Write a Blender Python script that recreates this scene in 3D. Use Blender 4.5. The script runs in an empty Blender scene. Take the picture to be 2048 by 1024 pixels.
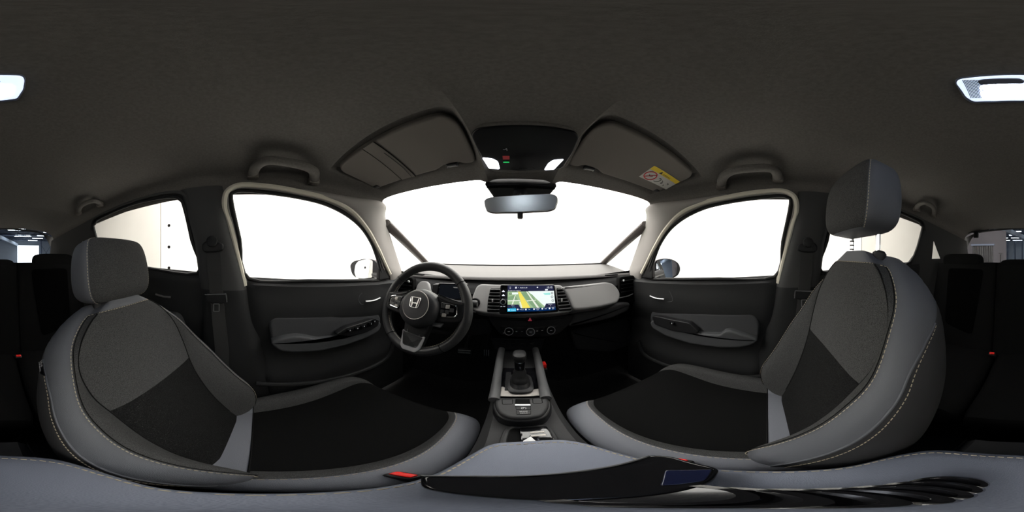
import bpy, bmesh, math, random
import numpy as np
from mathutils import Vector, Matrix

random.seed(7)
sc = bpy.context.scene
COL = sc.collection

# ---------------------------------------------------------------- camera, world, exposure
cam_data = bpy.data.cameras.new('camera')
cam_data.type = 'PANO'
try:
    cam_data.cycles.panorama_type = 'EQUIRECTANGULAR'
except Exception:
    cam_data.panorama_type = 'EQUIRECTANGULAR'
cam_data.clip_start = 0.005
cam_data.clip_end = 200
cam = bpy.data.objects.new('camera', cam_data)
cam.rotation_euler = (math.pi / 2, 0, 0)
COL.objects.link(cam)
sc.camera = cam

world = bpy.data.worlds.new('world')
sc.world = world
world.use_nodes = True
world.node_tree.nodes['Background'].inputs[0].default_value = (0.80, 0.90, 1.0, 1)
world.node_tree.nodes['Background'].inputs[1].default_value = 5.0   # overcast daylight outside the hall

sc.view_settings.view_transform = 'Standard'
sc.view_settings.look = 'None'
sc.view_settings.gamma = 1
sc.view_settings.use_curve_mapping = False
sc.view_settings.exposure = 0.0

BOOTH_LIGHT = 5.0      # luminous ceiling of the photo booth
DOME_LIGHT = 26.0      # rear roof lamp of the car
MAP_LIGHT = 4.0
HALL_LIGHT = 4.0

# ---------------------------------------------------------------- helpers
A = np.array
CX = 0.03              # centre line of the car seen from the camera at x = 0
GROUND = -1.17
FLOOR = -0.95

def ray(px, py):
    az = (px - 1024) / 2048 * 2 * math.pi
    el = (512 - py) / 1024 * math.pi
    return A([math.sin(az) * math.cos(el), math.cos(az) * math.cos(el), math.sin(el)])
def at_x(px, py, x): d = ray(px, py); return d * (x / d[0])
def at_y(px, py, y): d = ray(px, py); return d * (y / d[1])
def at_z(px, py, z): d = ray(px, py); return d * (z / d[2])
def on(px, py, o, n):
    d = ray(px, py); o = A(o, float); n = A(n, float)
    return d * (o.dot(n) / d.dot(n))
def unit(v): v = A(v, float); return v / (np.linalg.norm(v) + 1e-12)
def lerp(a, b, t): return a + (b - a) * t
def sstep(a, b, x):
    t = min(1, max(0, (x - a) / (b - a))); return t * t * (3 - 2 * t)

MATS = {}
def mat(name, col, rough=0.6, metal=0.0, spec=0.25, emit=None, estr=0.0, bump=None, coat=0.0, mottled=None, sheen=0.0, alpha=None):
    m = bpy.data.materials.new(name); m.use_nodes = True
    nt = m.node_tree; b = nt.nodes['Principled BSDF']
    b.inputs['Base Color'].default_value = (*col, 1)
    b.inputs['Roughness'].default_value = rough
    b.inputs['Metallic'].default_value = metal
    b.inputs['Specular IOR Level'].default_value = spec
    b.inputs['Coat Weight'].default_value = coat
    b.inputs['Sheen Weight'].default_value = sheen
    if emit is not None:
        b.inputs['Emission Color'].default_value = (*emit, 1)
        b.inputs['Emission Strength'].default_value = estr
    tc = None
    if bump or mottled:
        tc = nt.nodes.new('ShaderNodeTexCoord')
    if bump:
        kind, scale, strength, dist = bump
        if kind == 'noise':
            t = nt.nodes.new('ShaderNodeTexNoise'); t.inputs['Scale'].default_value = scale; t.inputs['Detail'].default_value = 3
            out = t.outputs['Fac']
        elif kind == 'voronoi':
            t = nt.nodes.new('ShaderNodeTexVoronoi'); t.inputs['Scale'].default_value = scale
            out = t.outputs['Distance']
        nt.links.new(tc.outputs['Object'], t.inputs['Vector'])
        bn = nt.nodes.new('ShaderNodeBump'); bn.inputs['Strength'].default_value = strength; bn.inputs['Distance'].default_value = dist
        nt.links.new(out, bn.inputs['Height']); nt.links.new(bn.outputs['Normal'], b.inputs['Normal'])
    if mottled:
        scale, amount = mottled
        t2 = nt.nodes.new('ShaderNodeTexNoise'); t2.inputs['Scale'].default_value = scale; t2.inputs['Detail'].default_value = 4
        nt.links.new(tc.outputs['Object'], t2.inputs['Vector'])
        cr = nt.nodes.new('ShaderNodeValToRGB')
        cr.color_ramp.elements[0].position = 0.32; cr.color_ramp.elements[1].position = 0.68
        cr.color_ramp.elements[0].color = (*[c * (1 - amount) for c in col], 1)
        cr.color_ramp.elements[1].color = (*[min(1, c * (1 + amount)) for c in col], 1)
        nt.links.new(t2.outputs['Fac'], cr.inputs['Fac']); nt.links.new(cr.outputs['Color'], b.inputs['Base Color'])
    MATS[name] = m
    return m

def glass(name, tint, gloss=0.04):
    m = bpy.data.materials.new(name); m.use_nodes = True
    nt = m.node_tree; nt.nodes.clear()
    o = nt.nodes.new('ShaderNodeOutputMaterial'); mx = nt.nodes.new('ShaderNodeMixShader')
    tr = nt.nodes.new('ShaderNodeBsdfTransparent'); gl = nt.nodes.new('ShaderNodeBsdfGlossy')
    fr = nt.nodes.new('ShaderNodeLayerWeight'); fr.inputs['Blend'].default_value = 0.12
    mt = nt.nodes.new('ShaderNodeMath'); mt.operation = 'MULTIPLY'; mt.inputs[1].default_value = gloss * 8
    tr.inputs['Color'].default_value = (*tint, 1); gl.inputs['Roughness'].default_value = 0.02
    nt.links.new(fr.outputs['Fresnel'], mt.inputs[0]); nt.links.new(mt.outputs[0], mx.inputs[0])
    nt.links.new(tr.outputs[0], mx.inputs[1]); nt.links.new(gl.outputs[0], mx.inputs[2])
    nt.links.new(mx.outputs[0], o.inputs['Surface'])
    MATS[name] = m
    return m

mat('headliner', (0.115, 0.108, 0.100), 0.95, spec=0.1, bump=('noise', 500, 0.25, 0.002), mottled=(160, 0.10))
mat('visor_fabric', (0.14, 0.127, 0.115), 0.9, spec=0.1, bump=('noise', 500, 0.2, 0.002))
mat('pillar_brown', (0.075, 0.064, 0.06), 0.6)
mat('pillar_light', (0.275, 0.258, 0.245), 0.75, bump=('noise', 300, 0.12, 0.001))
mat('pillar_dark', (0.055, 0.055, 0.055), 0.8, spec=0.15, bump=('noise', 400, 0.1, 0.001))
mat('welt', (0.62, 0.585, 0.49), 0.75, bump=('noise', 600, 0.2, 0.001))
mat('rubber', (0.012, 0.012, 0.012), 0.55)
mat('door_plastic', (0.02, 0.0203, 0.021), 0.55, spec=0.14, bump=('noise', 420, 0.25, 0.001))
mat('door_vinyl', (0.055, 0.057, 0.06), 0.6, spec=0.2, bump=('noise', 380, 0.2, 0.001))
mat('door_inlay', (0.05, 0.051, 0.054), 0.75, spec=0.1, bump=('noise', 700, 0.3, 0.001))
mat('black_plastic', (0.010, 0.010, 0.011), 0.45)
mat('black_matte', (0.008, 0.008, 0.008), 0.85, spec=0.05)
mat('gloss_black', (0.005, 0.005, 0.006), 0.10, spec=0.5, coat=0.3)
mat('console_black', (0.006, 0.006, 0.007), 0.35)
mat('dash_top', (0.086, 0.082, 0.08), 0.62, bump=('noise', 420, 0.25, 0.001))
mat('dash_pad', (0.225, 0.222, 0.22), 0.7, bump=('noise', 420, 0.25, 0.001))
mat('dash_dark', (0.018, 0.018, 0.019), 0.6, spec=0.15, bump=('noise', 420, 0.2, 0.001))
mat('dash_black', (0.006, 0.006, 0.0062), 0.7, spec=0.06, bump=('noise', 420, 0.2, 0.001))
mat('console_grey', (0.038, 0.038, 0.039), 0.5, spec=0.2, bump=('noise', 420, 0.2, 0.001))
mat('console_rail', (0.095, 0.095, 0.098), 0.5)
mat('silver_paint', (0.58, 0.58, 0.59), 0.32, metal=0.45, spec=0.6)
mat('gate_silver', (0.33, 0.31, 0.29), 0.4, metal=0.5)
mat('satin_silver', (0.62, 0.62, 0.63), 0.28, metal=1.0)
mat('chrome', (0.85, 0.85, 0.86), 0.06, metal=1.0)
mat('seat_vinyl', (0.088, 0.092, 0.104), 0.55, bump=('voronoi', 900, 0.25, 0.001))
mat('armrest_vinyl_lamplit', (0.148, 0.163, 0.205), 0.55, bump=('voronoi', 900, 0.25, 0.001))  # blue cast of the roof lamp's light mixed into the vinyl colour
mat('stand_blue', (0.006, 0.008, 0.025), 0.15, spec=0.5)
mat('cushion_vinyl_lit', (0.150, 0.157, 0.178), 0.55, bump=('voronoi', 900, 0.25, 0.001))  # lighter copy of the seat vinyl, a lit cushion's brightness put into the colour
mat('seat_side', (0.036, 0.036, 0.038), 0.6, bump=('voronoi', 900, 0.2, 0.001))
mat('seat_fabric', (0.052, 0.052, 0.052), 0.95, spec=0.05, bump=('noise', 900, 0.6, 0.002), mottled=(650, 0.55))
mat('seat_insert', (0.006, 0.006, 0.006), 0.9, spec=0.03, bump=('noise', 900, 0.4, 0.001))
mat('seat_mesh', (0.0135, 0.0135, 0.0135), 0.9, spec=0.05, bump=('voronoi', 420, 0.9, 0.003), mottled=(420, 0.5))
mat('thread', (0.4, 0.345, 0.25), 0.8)
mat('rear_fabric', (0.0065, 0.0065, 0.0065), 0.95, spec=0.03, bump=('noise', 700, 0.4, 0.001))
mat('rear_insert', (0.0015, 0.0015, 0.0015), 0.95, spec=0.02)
mat('end_wall', (0.065, 0.062, 0.07), 0.9, mottled=(1.2, 0.08))
mat('knob_leather', (0.014, 0.014, 0.0145), 0.5, bump=('noise', 500, 0.25, 0.001))
mat('carpet', (0.010, 0.010, 0.010), 1.0, spec=0.02, bump=('noise', 900, 0.6, 0.003))
mat('leather', (0.03, 0.03, 0.031), 0.42, bump=('noise', 500, 0.25, 0.001))
mat('hub_plastic', (0.030, 0.030, 0.032), 0.42, bump=('noise', 600, 0.2, 0.001))
mat('hub_cap', (0.065, 0.065, 0.068), 0.5, bump=('noise', 600, 0.2, 0.001))
mat('belt', (0.040, 0.040, 0.040), 0.7, spec=0.1, bump=('noise', 900, 0.4, 0.001))
mat('red_plastic', (0.75, 0.02, 0.015), 0.4)
mat('mirror', (0.92, 0.93, 0.94), 0.02, metal=1.0)
mat('mirror_haze', (0.72, 0.72, 0.72), 0.22, metal=0.9)
mat('lamp_lens', (0.9, 0.92, 1.0), 0.3, emit=(0.60, 0.74, 1.0), estr=DOME_LIGHT)
mat('lamp_rib', (0.75, 0.80, 0.95), 0.3, emit=(0.66, 0.78, 1.0), estr=1.1)
mat('lamp_bezel', (0.10, 0.11, 0.15), 0.5)
mat('map_lens', (0.9, 0.92, 1.0), 0.3, emit=(0.86, 0.90, 1.0), estr=MAP_LIGHT)
mat('paper', (0.80, 0.80, 0.80), 0.8)
mat('paper_grey', (0.42, 0.41, 0.38), 0.8)
mat('paper_yellow', (0.62, 0.45, 0.03), 0.7)
mat('print_red', (0.55, 0.02, 0.03), 0.7)
mat('print_black', (0.03, 0.03, 0.03), 0.7)
mat('print_white', (0.55, 0.55, 0.55), 0.6)
mat('paint_red', (0.30, 0.03, 0.02), 0.25, coat=1.0)
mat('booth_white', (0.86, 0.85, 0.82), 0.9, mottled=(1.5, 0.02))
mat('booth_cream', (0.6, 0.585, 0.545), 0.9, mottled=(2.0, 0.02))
mat('booth_lamp', (1, 1, 1), 0.9, emit=(1.0, 0.985, 0.96), estr=BOOTH_LIGHT)
mat('hall_wall', (0.50, 0.54, 0.60), 0.9, mottled=(0.8, 0.05))
mat('hall_roof', (0.07, 0.08, 0.11), 0.9)
mat('hall_steel', (0.10, 0.12, 0.17), 0.6)
mat('hall_beam', (0.45, 0.50, 0.58), 0.6)
mat('hall_floor', (0.22, 0.23, 0.25), 0.5)
mat('hall_tube', (1, 1, 1), 0.9, emit=(0.85, 0.92, 1.0), estr=HALL_LIGHT)
mat('curtain_pvc', (0.022, 0.022, 0.025), 0.25, mottled=(3.0, 0.4))
def emis(name, col, s): return mat(name, tuple(c * 0.2 for c in col), 0.3, emit=col, estr=s)
emis('ui_dark', (0.010, 0.012, 0.035), 1.0)
emis('ui_panel', (0.018, 0.020, 0.055), 1.0)
emis('ui_white', (0.85, 0.88, 0.95), 1.1)
emis('ui_cyan', (0.04, 0.50, 0.78), 1.0)
emis('ui_green', (0.34, 0.50, 0.28), 1.0)
emis('ui_green2', (0.22, 0.36, 0.20), 1.0)
emis('ui_pale', (0.82, 0.90, 0.88), 1.05)
emis('ui_yellow', (0.88, 0.74, 0.12), 1.0)
emis('ui_road', (0.80, 0.84, 0.72), 1.0)
emis('ui_teal', (0.35, 0.78, 0.72), 1.0)
emis('ui_blue', (0.0, 0.02, 0.10), 1.0)
emis('led_green', (0.02, 0.55, 0.12), 1.0)
emis('led_red', (0.10, 0.014, 0.014), 1.0)
emis('cluster_glow', (0.0035, 0.0045, 0.0065), 1.0)
mat('hazard_red', (0.45, 0.06, 0.08), 0.5, emit=(0.3, 0.03, 0.05), estr=0.5)
glass('glass_clear', (0.97, 0.98, 0.97))
glass('glass_tint', (0.93, 0.93, 0.92))
def frosted(name, tint): return glass(name, tint, 0.1)
frosted('pvc_strip', (0.35, 0.36, 0.38))

# ------------- objects
def thing(name, label, cat, loc, group=None, kind=None):
    o = bpy.data.objects.new(name, None); o.empty_display_size = 0.05
    COL.objects.link(o); o.location = tuple(map(float, loc))
    tag(o, label, cat, group, kind)
    return o
def tag(o, label=None, cat=None, group=None, kind=None):
    if label: o['label'] = label
    if cat: o['category'] = cat
    if group: o['group'] = group
    if kind: o['kind'] = kind
    return o
def wloc(o):
    v = Vector((0, 0, 0))
    while o is not None:
        v += o.location; o = o.parent
    return v
def obj(name, vf, m, parent=None, smooth=35, label=None, cat=None, group=None, kind=None):
    v, f = vf
    v = np.asarray(v, float)
    if parent is not None: o0 = A(wloc(parent)); loc = (0, 0, 0)
    else:
        lo, hi = v.min(0), v.max(0)
        o0 = A([(lo[0] + hi[0]) / 2, (lo[1] + hi[1]) / 2, lo[2]]); loc = o0
    me = bpy.data.meshes.new(name)
    me.from_pydata((v - o0).tolist(), [], [list(map(int, q)) for q in f])
    bm = bmesh.new(); bm.from_mesh(me)
    bmesh.ops.recalc_face_normals(bm, faces=bm.faces)
    bm.to_mesh(me); bm.free()
    if smooth:
        for p in me.polygons: p.use_smooth = True
        try: me.set_sharp_from_angle(angle=math.radians(smooth))
        except Exception: pass
    me.materials.append(MATS[m] if isinstance(m, str) else m)
    o = bpy.data.objects.new(name, me); COL.objects.link(o)
    o.location = tuple(loc)
    if parent is not None: o.parent = parent
    return tag(o, label, cat, group, kind)
def join(*vfs):
    V, F, n = [], [], 0
    for v, f in vfs:
        v = np.asarray(v, float); V.append(v)
        F += [[i + n for i in q] for q in f]; n += len(v)
    return np.concatenate(V), F
def moved(vf, d): return np.asarray(vf[0], float) + A(d, float), vf[1]
def mirx(vf):                                   # mirror about the centre line of the car
    v = np.asarray(vf[0], float).copy(); v[:, 0] = 2 * CX - v[:, 0]; return v, vf[1]
def framed(vf, o, ux, uy, uz):
    v = np.asarray(vf[0], float)
    return A(o, float) + v[:, :1] * A(ux, float) + v[:, 1:2] * A(uy, float) + v[:, 2:3] * A(uz, float), vf[1]

def cat_rom(pts, n=6, closed=False):
    P = [A(p, float) for p in pts]; N = len(P); out = []
    rng = range(N if closed else N - 1)
    for i in rng:
        if closed: p0, p1, p2, p3 = P[i - 1], P[i], P[(i + 1) % N], P[(i + 2) % N]
        else: p0, p1, p2, p3 = P[max(i - 1, 0)], P[i], P[i + 1], P[min(i + 2, N - 1)]
        for k in range(n):
            t = k / n
            out.append(0.5 * ((2 * p1) + (p2 - p0) * t + (2 * p0 - 5 * p1 + 4 * p2 - p3) * t * t + (3 * p1 - p0 - 3 * p2 + p3) * t ** 3))
    if not closed: out.append(P[-1])
    return out
def rnd(pts, r, seg=4):                          # round the corners of a closed polygon
    P = [A(p, float) for p in pts]; N = len(P); out = []
    rr = r if isinstance(r, (list, tuple)) else [r] * N
    for i in range(N):
        a, p, b = P[i - 1], P[i], P[(i + 1) % N]
        la, lb = np.linalg.norm(a - p), np.linalg.norm(b - p)
        q = min(rr[i], la * 0.48, lb * 0.48)
        if q < 1e-5: out.append(p); continue
        p1 = p + (a - p) / la * q; p2 = p + (b - p) / lb * q
        for k in range(seg + 1):
            t = k / seg; out.append((1 - t) ** 2 * p1 + 2 * t * (1 - t) * p + t * t * p2)
    return out
def inset2(P, d):                                # inset a ccw 2-D polygon
    N = len(P); out = []
    for i in range(N):
        a, p, b = P[i - 1], P[i], P[(i + 1) % N]
        e1, e2 = unit(p - a), unit(b - p)
        n1, n2 = A([-e1[1], e1[0]]), A([-e2[1], e2[0]])
        bis = n1 + n2; L = bis.dot(bis)
        k = 2 * d / L if L > 0.3 else d * 2.5
        out.append(p + bis * k)
    return out
def axes(n, up=(0, 0, 1)):
    n = unit(n); up = A(up, float)
    if abs(n.dot(unit(up))) > 0.95: up = A([0, 1.0, 0])
    ux = unit(np.cross(up, n)); uy = np.cross(n, ux); return ux, uy, n
def slab(pts, n, depth, bevel=0.003, segs=3):    # polygon front face on a plane with outward normal n, extruded backwards
    ux, uy, n = axes(n)
    P = [A(p, float) for p in pts]; c = sum(P) / len(P)
    Q = [A([(p - c).dot(ux), (p - c).dot(uy)]) for p in P]
    ar = sum(Q[i - 1][0] * Q[i][1] - Q[i][0] * Q[i - 1][1] for i in range(len(Q)))
    if ar < 0: Q = Q[::-1]
    N = len(Q); V, F = [], []
    rings = []
    if bevel > 0:
        rings.append((bevel * 1.5, 0))
        for k in range(segs + 1):
            a = k / segs * math.pi / 2
            rings.append((bevel * (1 - math.sin(a)), bevel * (1 - math.cos(a))))
    else: rings.append((0, 0))
    rings.append((0, depth))
    for ins, dep in rings:
        R = inset2(Q, ins) if ins > 1e-6 else Q
        V += [c + ux * q[0] + uy * q[1] - n * dep for q in R]
    for k in range(len(rings) - 1):
        for i in range(N):
            j = (i + 1) % N
            F.append([k * N + i, k * N + j, (k + 1) * N + j, (k + 1) * N + i])
    F.append(list(range(N))[::-1]); F.append([(len(rings) - 1) * N + i for i in range(N)])
    return V, F
def tube(path, r, n=8, caps=True, flat=None, closed=False):
    P = [A(p, float) for p in path]; N = len(P); V, F = [], []
    rr = r if isinstance(r, (list, tuple)) else [r] * N
    ref = None
    for i in range(N):
        if closed: t = unit(P[(i + 1) % N] - P[i - 1])
        else: t = unit(P[min(i + 1, N - 1)] - P[max(i - 1, 0)])
        if ref is None:
            ref = A([0, 0, 1.0]) if abs(t[2]) < 0.9 else A([1.0, 0, 0])
            if flat is not None: ref = A(flat[1], float)
        u = unit(ref - t * ref.dot(t)); w = np.cross(t, u)
        if flat is None: ref = u
        k1 = flat[0] if flat is not None else 1.0
        for k in range(n):
            a = 2 * math.pi * k / n
            V.append(P[i] + rr[i] * (u * math.cos(a) + w * math.sin(a) * k1))
    for i in range(N if closed else N - 1):
        i2 = (i + 1) % N
        for k in range(n):
            k2 = (k + 1) % n
            F.append([i * n + k, i * n + k2, i2 * n + k2, i2 * n + k])
    if caps and not closed:
        F.append(list(range(n))[::-1]); F.append([(N - 1) * n + k for k in range(n)])
    return V, F
def lathe(prof, o, axis, n=24, up=(0, 0, 1)):    # profile of (radius, height along axis)
    ux, uy, ax = axes(axis, up); o = A(o, float); V, F = [], []
    for r, h in prof:
        for k in range(n):
            a = 2 * math.pi * k / n
            V.append(o + ax * h + (ux * math.cos(a) + uy * math.sin(a)) * r)
    for i in range(len(prof) - 1):
        for k in range(n):
            k2 = (k + 1) % n
            F.append([i * n + k, i * n + k2, (i + 1) * n + k2, (i + 1) * n + k])
    F.append(list(range(n))); F.append([(len(prof) - 1) * n + k for k in range(n)])
    return V, F
def grid(fn, nu, nv, closed_u=False):
    V = [fn(i / (nu if closed_u else nu - 1), j / (nv - 1)) for j in range(nv) for i in range(nu)]
    F = []
    for j in range(nv - 1):
        for i in range(nu if closed_u else nu - 1):
            i2 = (i + 1) % nu
            F.append([j * nu + i, j * nu + i2, (j + 1) * nu + i2, (j + 1) * nu + i])
    return V, F
def loft(rings, closed=True, caps=False):
    n = len(rings[0]); V = [A(p, float) for r in rings for p in r]; F = []
    for j in range(len(rings) - 1):
        for i in range(n if closed else n - 1):
            i2 = (i + 1) % n
            F.append([j * n + i, j * n + i2, (j + 1) * n + i2, (j + 1) * n + i])
    if caps:
        F.append(list(range(n))[::-1]); F.append([(len(rings) - 1) * n + i for i in range(n)])
    return V, F
def box(c, s, ax=None, bev=0.0, seg=2):
    bm = bmesh.new(); bmesh.ops.create_cube(bm, size=1.0)
    for v in bm.verts: v.co = Vector((v.co.x * s[0], v.co.y * s[1], v.co.z * s[2]))
    if bev > 0: bmesh.ops.bevel(bm, geom=list(bm.edges), offset=bev, segments=seg, affect='EDGES', profile=0.5)
    bm.verts.ensure_lookup_table(); bm.verts.index_update()
    V = np.array([v.co[:] for v in bm.verts]); F = [[v.index for v in f.verts] for f in bm.faces]; bm.free()
    if ax is not None: V = V[:, :1] * A(ax[0], float) + V[:, 1:2] * A(ax[1], float) + V[:, 2:3] * A(ax[2], float)
    return V + A(c, float), F
def holed(outer, holes, fn):                     # flat region with holes, mapped to 3-D by fn(a, b)
    bm = bmesh.new(); edges = []
    for loop in [outer] + list(holes):
        vs = [bm.verts.new((p[0], p[1], 0)) for p in loop]
        for i in range(len(vs)): edges.append(bm.edges.new((vs[i - 1], vs[i])))
    bmesh.ops.triangle_fill(bm, use_beauty=True, use_dissolve=False, edges=edges)
    bm.verts.ensure_lookup_table(); bm.verts.index_update()
    V = [fn(v.co.x, v.co.y) for v in bm.verts]; F = [[v.index for v in f.verts] for f in bm.faces]
    bm.free(); return V, F
def dense(P, d=0.02, closed=True):
    out = []; N = len(P)
    for i in range(N if closed else N - 1):
        a, b = A(P[i], float), A(P[(i + 1) % N], float)
        k = max(1, int(np.linalg.norm(b - a) / d))
        out += [a + (b - a) * j / k for j in range(k)]
    if not closed: out.append(A(P[-1], float))
    return out
def dashes(path, L=0.006, gap=0.0035, r=0.0008):
    P = [A(p, float) for p in path]; d = [0.0]
    for i in range(1, len(P)): d.append(d[-1] + np.linalg.norm(P[i] - P[i - 1]))
    X = A(d); PP = np.array(P)
    def q(s): return A([np.interp(s, X, PP[:, k]) for k in range(3)])
    out = []; s = 0.0
    while s + L < d[-1]:
        out.append(tube([q(s), q(s + L)], r, 4)); s += L + gap
    return join(*out)
def text(name, s, size, o, ux, uy, m, parent, thick=0.0, kind='stuff', align='LEFT', label=None):
    cu = bpy.data.curves.new('lettering', 'FONT'); cu.body = s; cu.size = size; cu.align_x = align
    cu.extrude = thick; cu.resolution_u = 2
    tmp = bpy.data.objects.new('lettering_tmp', cu); COL.objects.link(tmp)
    dg = bpy.context.evaluated_depsgraph_get()
    me = bpy.data.meshes.new_from_object(tmp.evaluated_get(dg))
    V = np.array([v.co[:] for v in me.vertices]); F = [list(p.vertices) for p in me.polygons]
    bpy.data.objects.remove(tmp); bpy.data.curves.remove(cu); bpy.data.meshes.remove(me)
    if len(V) == 0: return None
    vf = framed((V, F), o, ux, uy, np.cross(A(ux, float), A(uy, float)))
    return obj(name, vf, m, parent, smooth=0, kind=kind, label=label)

# ---------------------------------------------------------------- the body of the car as functions
def hw(y): return float(np.interp(y, [-1.5, -1.0, -0.6, -0.35, 0, 0.3, 0.56], [0.49, 0.56, 0.595, 0.61, 0.63, 0.615, 0.585]))
def ze(y): return float(np.interp(y, [-1.5, -1.0, -0.83, -0.59, -0.35, 0, 0.17, 0.35, 0.56], [0.12, 0.205, 0.232, 0.262, 0.272, 0.275, 0.268, 0.262, 0.268]))
def zc(y): return float(np.interp(y, [-1.5, -1.38, -1.0, -0.5, 0, 0.2, 0.35, 0.58], [0.22, 0.245, 0.318, 0.358, 0.370, 0.362, 0.346, 0.30]))
def roof0(x, y):                                  # headliner height, without pockets
    u = min(0.999, abs((x - CX) / hw(y)))
    return ze(y) + (zc(y) - ze(y)) * (1 - u ** 3.0) ** (1 / 3.0)
def S(y, z):                                      # half width of the side wall
    d = ze(y) - z
    h = hw(y) + 0.20 * max(0, d)
    cap = 0.705 if y > -0.9 else lerp(0.705, 0.62, min(1, (-0.9 - y) / 0.5))
    return cap - math.log1p(math.exp((cap - h) * 60)) / 60
def side(y, z, d=0.0, sgn=-1): return A([CX + sgn * (S(y, z) - d), y, z])
def on_side(px, py, d=0.0):
    r = ray(px, py); a, b = 0.2, 3.0
    for _ in range(50):
        t = (a + b) / 2; p = r * t
        if abs(p[0] - CX) < S(p[1], p[2]) - d: a = t
        else: b = t
    return r * a
def yz(px, py, d=0.0): p = on_side(px, py, d); return (p[1], p[2])

# ================================================================ photo booth and hall around the car
def struct(name, vf, m, label, cat, parent=None, smooth=35):
    return obj(name, vf, m, parent, smooth=smooth, label=label, cat=cat, kind='structure') if parent is None else obj(name, vf, m, parent, smooth=smooth)

BX = 2.7; BY0, BY1, BH = -5.0, 5.2, 2.3
struct('floor_1', box((CX, 0.1, GROUND - 0.05), (2 * BX + 0.2, 10.2, 0.1)), 'booth_white', 'white floor of the photo booth under the car', 'floor')
struct('wall_front', box((CX, BY1 + 0.05, 0.565), (2 * BX, 0.1, 3.47)), 'booth_white', 'glaring white booth wall in front of the windscreen', 'wall')
for sg, nm, tx in ((-1, 'wall_left', 'left'), (1, 'wall_right', 'right')):
    o = struct(nm, box((CX + sg * (BX + 0.05), 1.72, 0.565), (0.1, 6.96, 3.47)), 'booth_white', 'glaring white booth wall outside the %s side windows' % tx, 'wall')
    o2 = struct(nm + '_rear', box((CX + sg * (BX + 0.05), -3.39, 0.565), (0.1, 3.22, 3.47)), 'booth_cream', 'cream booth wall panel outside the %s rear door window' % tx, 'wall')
    if sg < 0:
        for py in (451, 494, 536):
            p = at_x(338, py, CX - BX + 0.001)
            obj('bolt_hole', lathe([(0.030, 0.0), (0.030, 0.008), (0.022, 0.012)], p - A([0.004, 0, 0]), (1, 0, 0), 14), 'black_matte', bpy.data.objects['wall_left'])
lampobj = thing('ceiling_light', 'large luminous white ceiling panel above the front of the booth', 'light', (CX, 1.9, BH - 0.02))
obj('diffuser', box((CX, 1.6, BH), (5.36, 7.1, 0.03)), 'booth_lamp', lampobj)
obj('back_tray', box((CX, 1.6, BH + .04), (5.36, 7.1, 0.04)), 'booth_white', lampobj)
struct('ceiling_1', box((CX, 1.3, BH + 0.12), (2 * BX + 0.2, 7.9, 0.08)), 'booth_white', 'white roof of the photo booth over the car', 'ceiling')

# the hall behind, seen through the tailgate window
HX0, HX1, HY0, HY1, HZ = -11.0, 9.0, -26.0, 7.0, 2.78
struct('floor_2', box(((HX0 + HX1) / 2, -9.5, GROUND - 0.16), (HX1 - HX0, 33, 0.1)), 'hall_floor', 'grey concrete floor of the hall behind the car', 'floor')
def hmap(y): return lambda a, b: A([a, y, b])
dr = [(-6.3, GROUND), (-2.8, GROUND), (-2.8, 1.70), (-6.3, 1.70)]
struct('wall_rear', holed(dense([(HX0, GROUND - .1), (HX1, GROUND - .1), (HX1, HZ), (HX0, HZ)], 2), [dense(dr, .5)], hmap(HY0)), 'hall_wall', 'pale far wall of the hall with a bright open gateway', 'wall')
for sg, nm, x in ((-1, 'wall_side_left', HX0), (1, 'wall_side_right', HX1)):
    struct(nm, box((x, -9.5, .8), (0.1, 33, 4.0)), 'hall_wall', 'pale %s side wall of the hall behind the car' % ('left' if sg < 0 else 'right'), 'wall')
struct('wall_far_front', box((-1, HY1, .8), (20, 0.1, 4.0)), 'hall_wall', 'pale hall wall far in front of the booth', 'wall')
sky1 = [(-2.6, -17.6), (-0.8, -17.6), (-0.8, -15.8), (-2.6, -15.8)]
sky2 = [(-4.4, -23.2), (-2.0, -23.2), (-2.0, -21.2), (-4.4, -21.2)]
sky3 = [(0.7, -16.6), (1.5, -16.6), (1.5, -15.5), (0.7, -15.5)]
struct('ceiling_2', holed(dense([(HX0, HY0), (HX1, HY0), (HX1, HY1), (HX0, HY1)], 3), [dense(sky1, .5), dense(sky2, .5), dense(sky3, .5)], lambda a, b: A([a, b, HZ])), 'hall_roof', 'dark corrugated hall roof with bright skylights', 'ceiling')
for k, y in enumerate((-10.5, -13.0, -15.2, -18.4, -20.4, -24.2)):
    t = thing('roof_truss', 'dark steel roof truss across the hall, %s from the car' % ('nearest,second,third,fourth,fifth,farthest'.split(',')[k]), 'truss', (0, y, HZ - 0.5), 'roof trusses of the hall')
    obj('chord', box((-1, y, HZ - 0.45), (19.8, 0.10, 0.10)), 'hall_steel', t)
    obj('chord', box((-1, y, HZ - 0.06), (19.8, 0.10, 0.10)), 'hall_steel', t)
    zig = []
    for i in range(20):
        x = HX0 + 0.4 + i * 1.0
        zig.append(tube([(x, y, HZ - 0.45), (x + 0.5, y, HZ - 0.06)], 0.03, 4)); zig.append(tube([(x + 0.5, y, HZ - 0.06), (x + 1.0, y, HZ - 0.45)], 0.03, 4))
    obj('web_members', join(*zig), 'hall_steel', t, kind='stuff')
cb0, cb1 = A([1.95, -8.6, 1.80]), A([-2.75, -25.9, 1.80]); cbd = unit(cb1 - cb0); cbx = unit(np.cross(cbd, (0, 0, 1)))
obj('crane_beam', box((cb0 + cb1) / 2, (.30, np.linalg.norm(cb1 - cb0), .34), (cbx, cbd, (0, 0, 1))), 'hall_beam', label='pale steel crane beam running back under the hall roof', cat='beam')
k = 0
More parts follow.
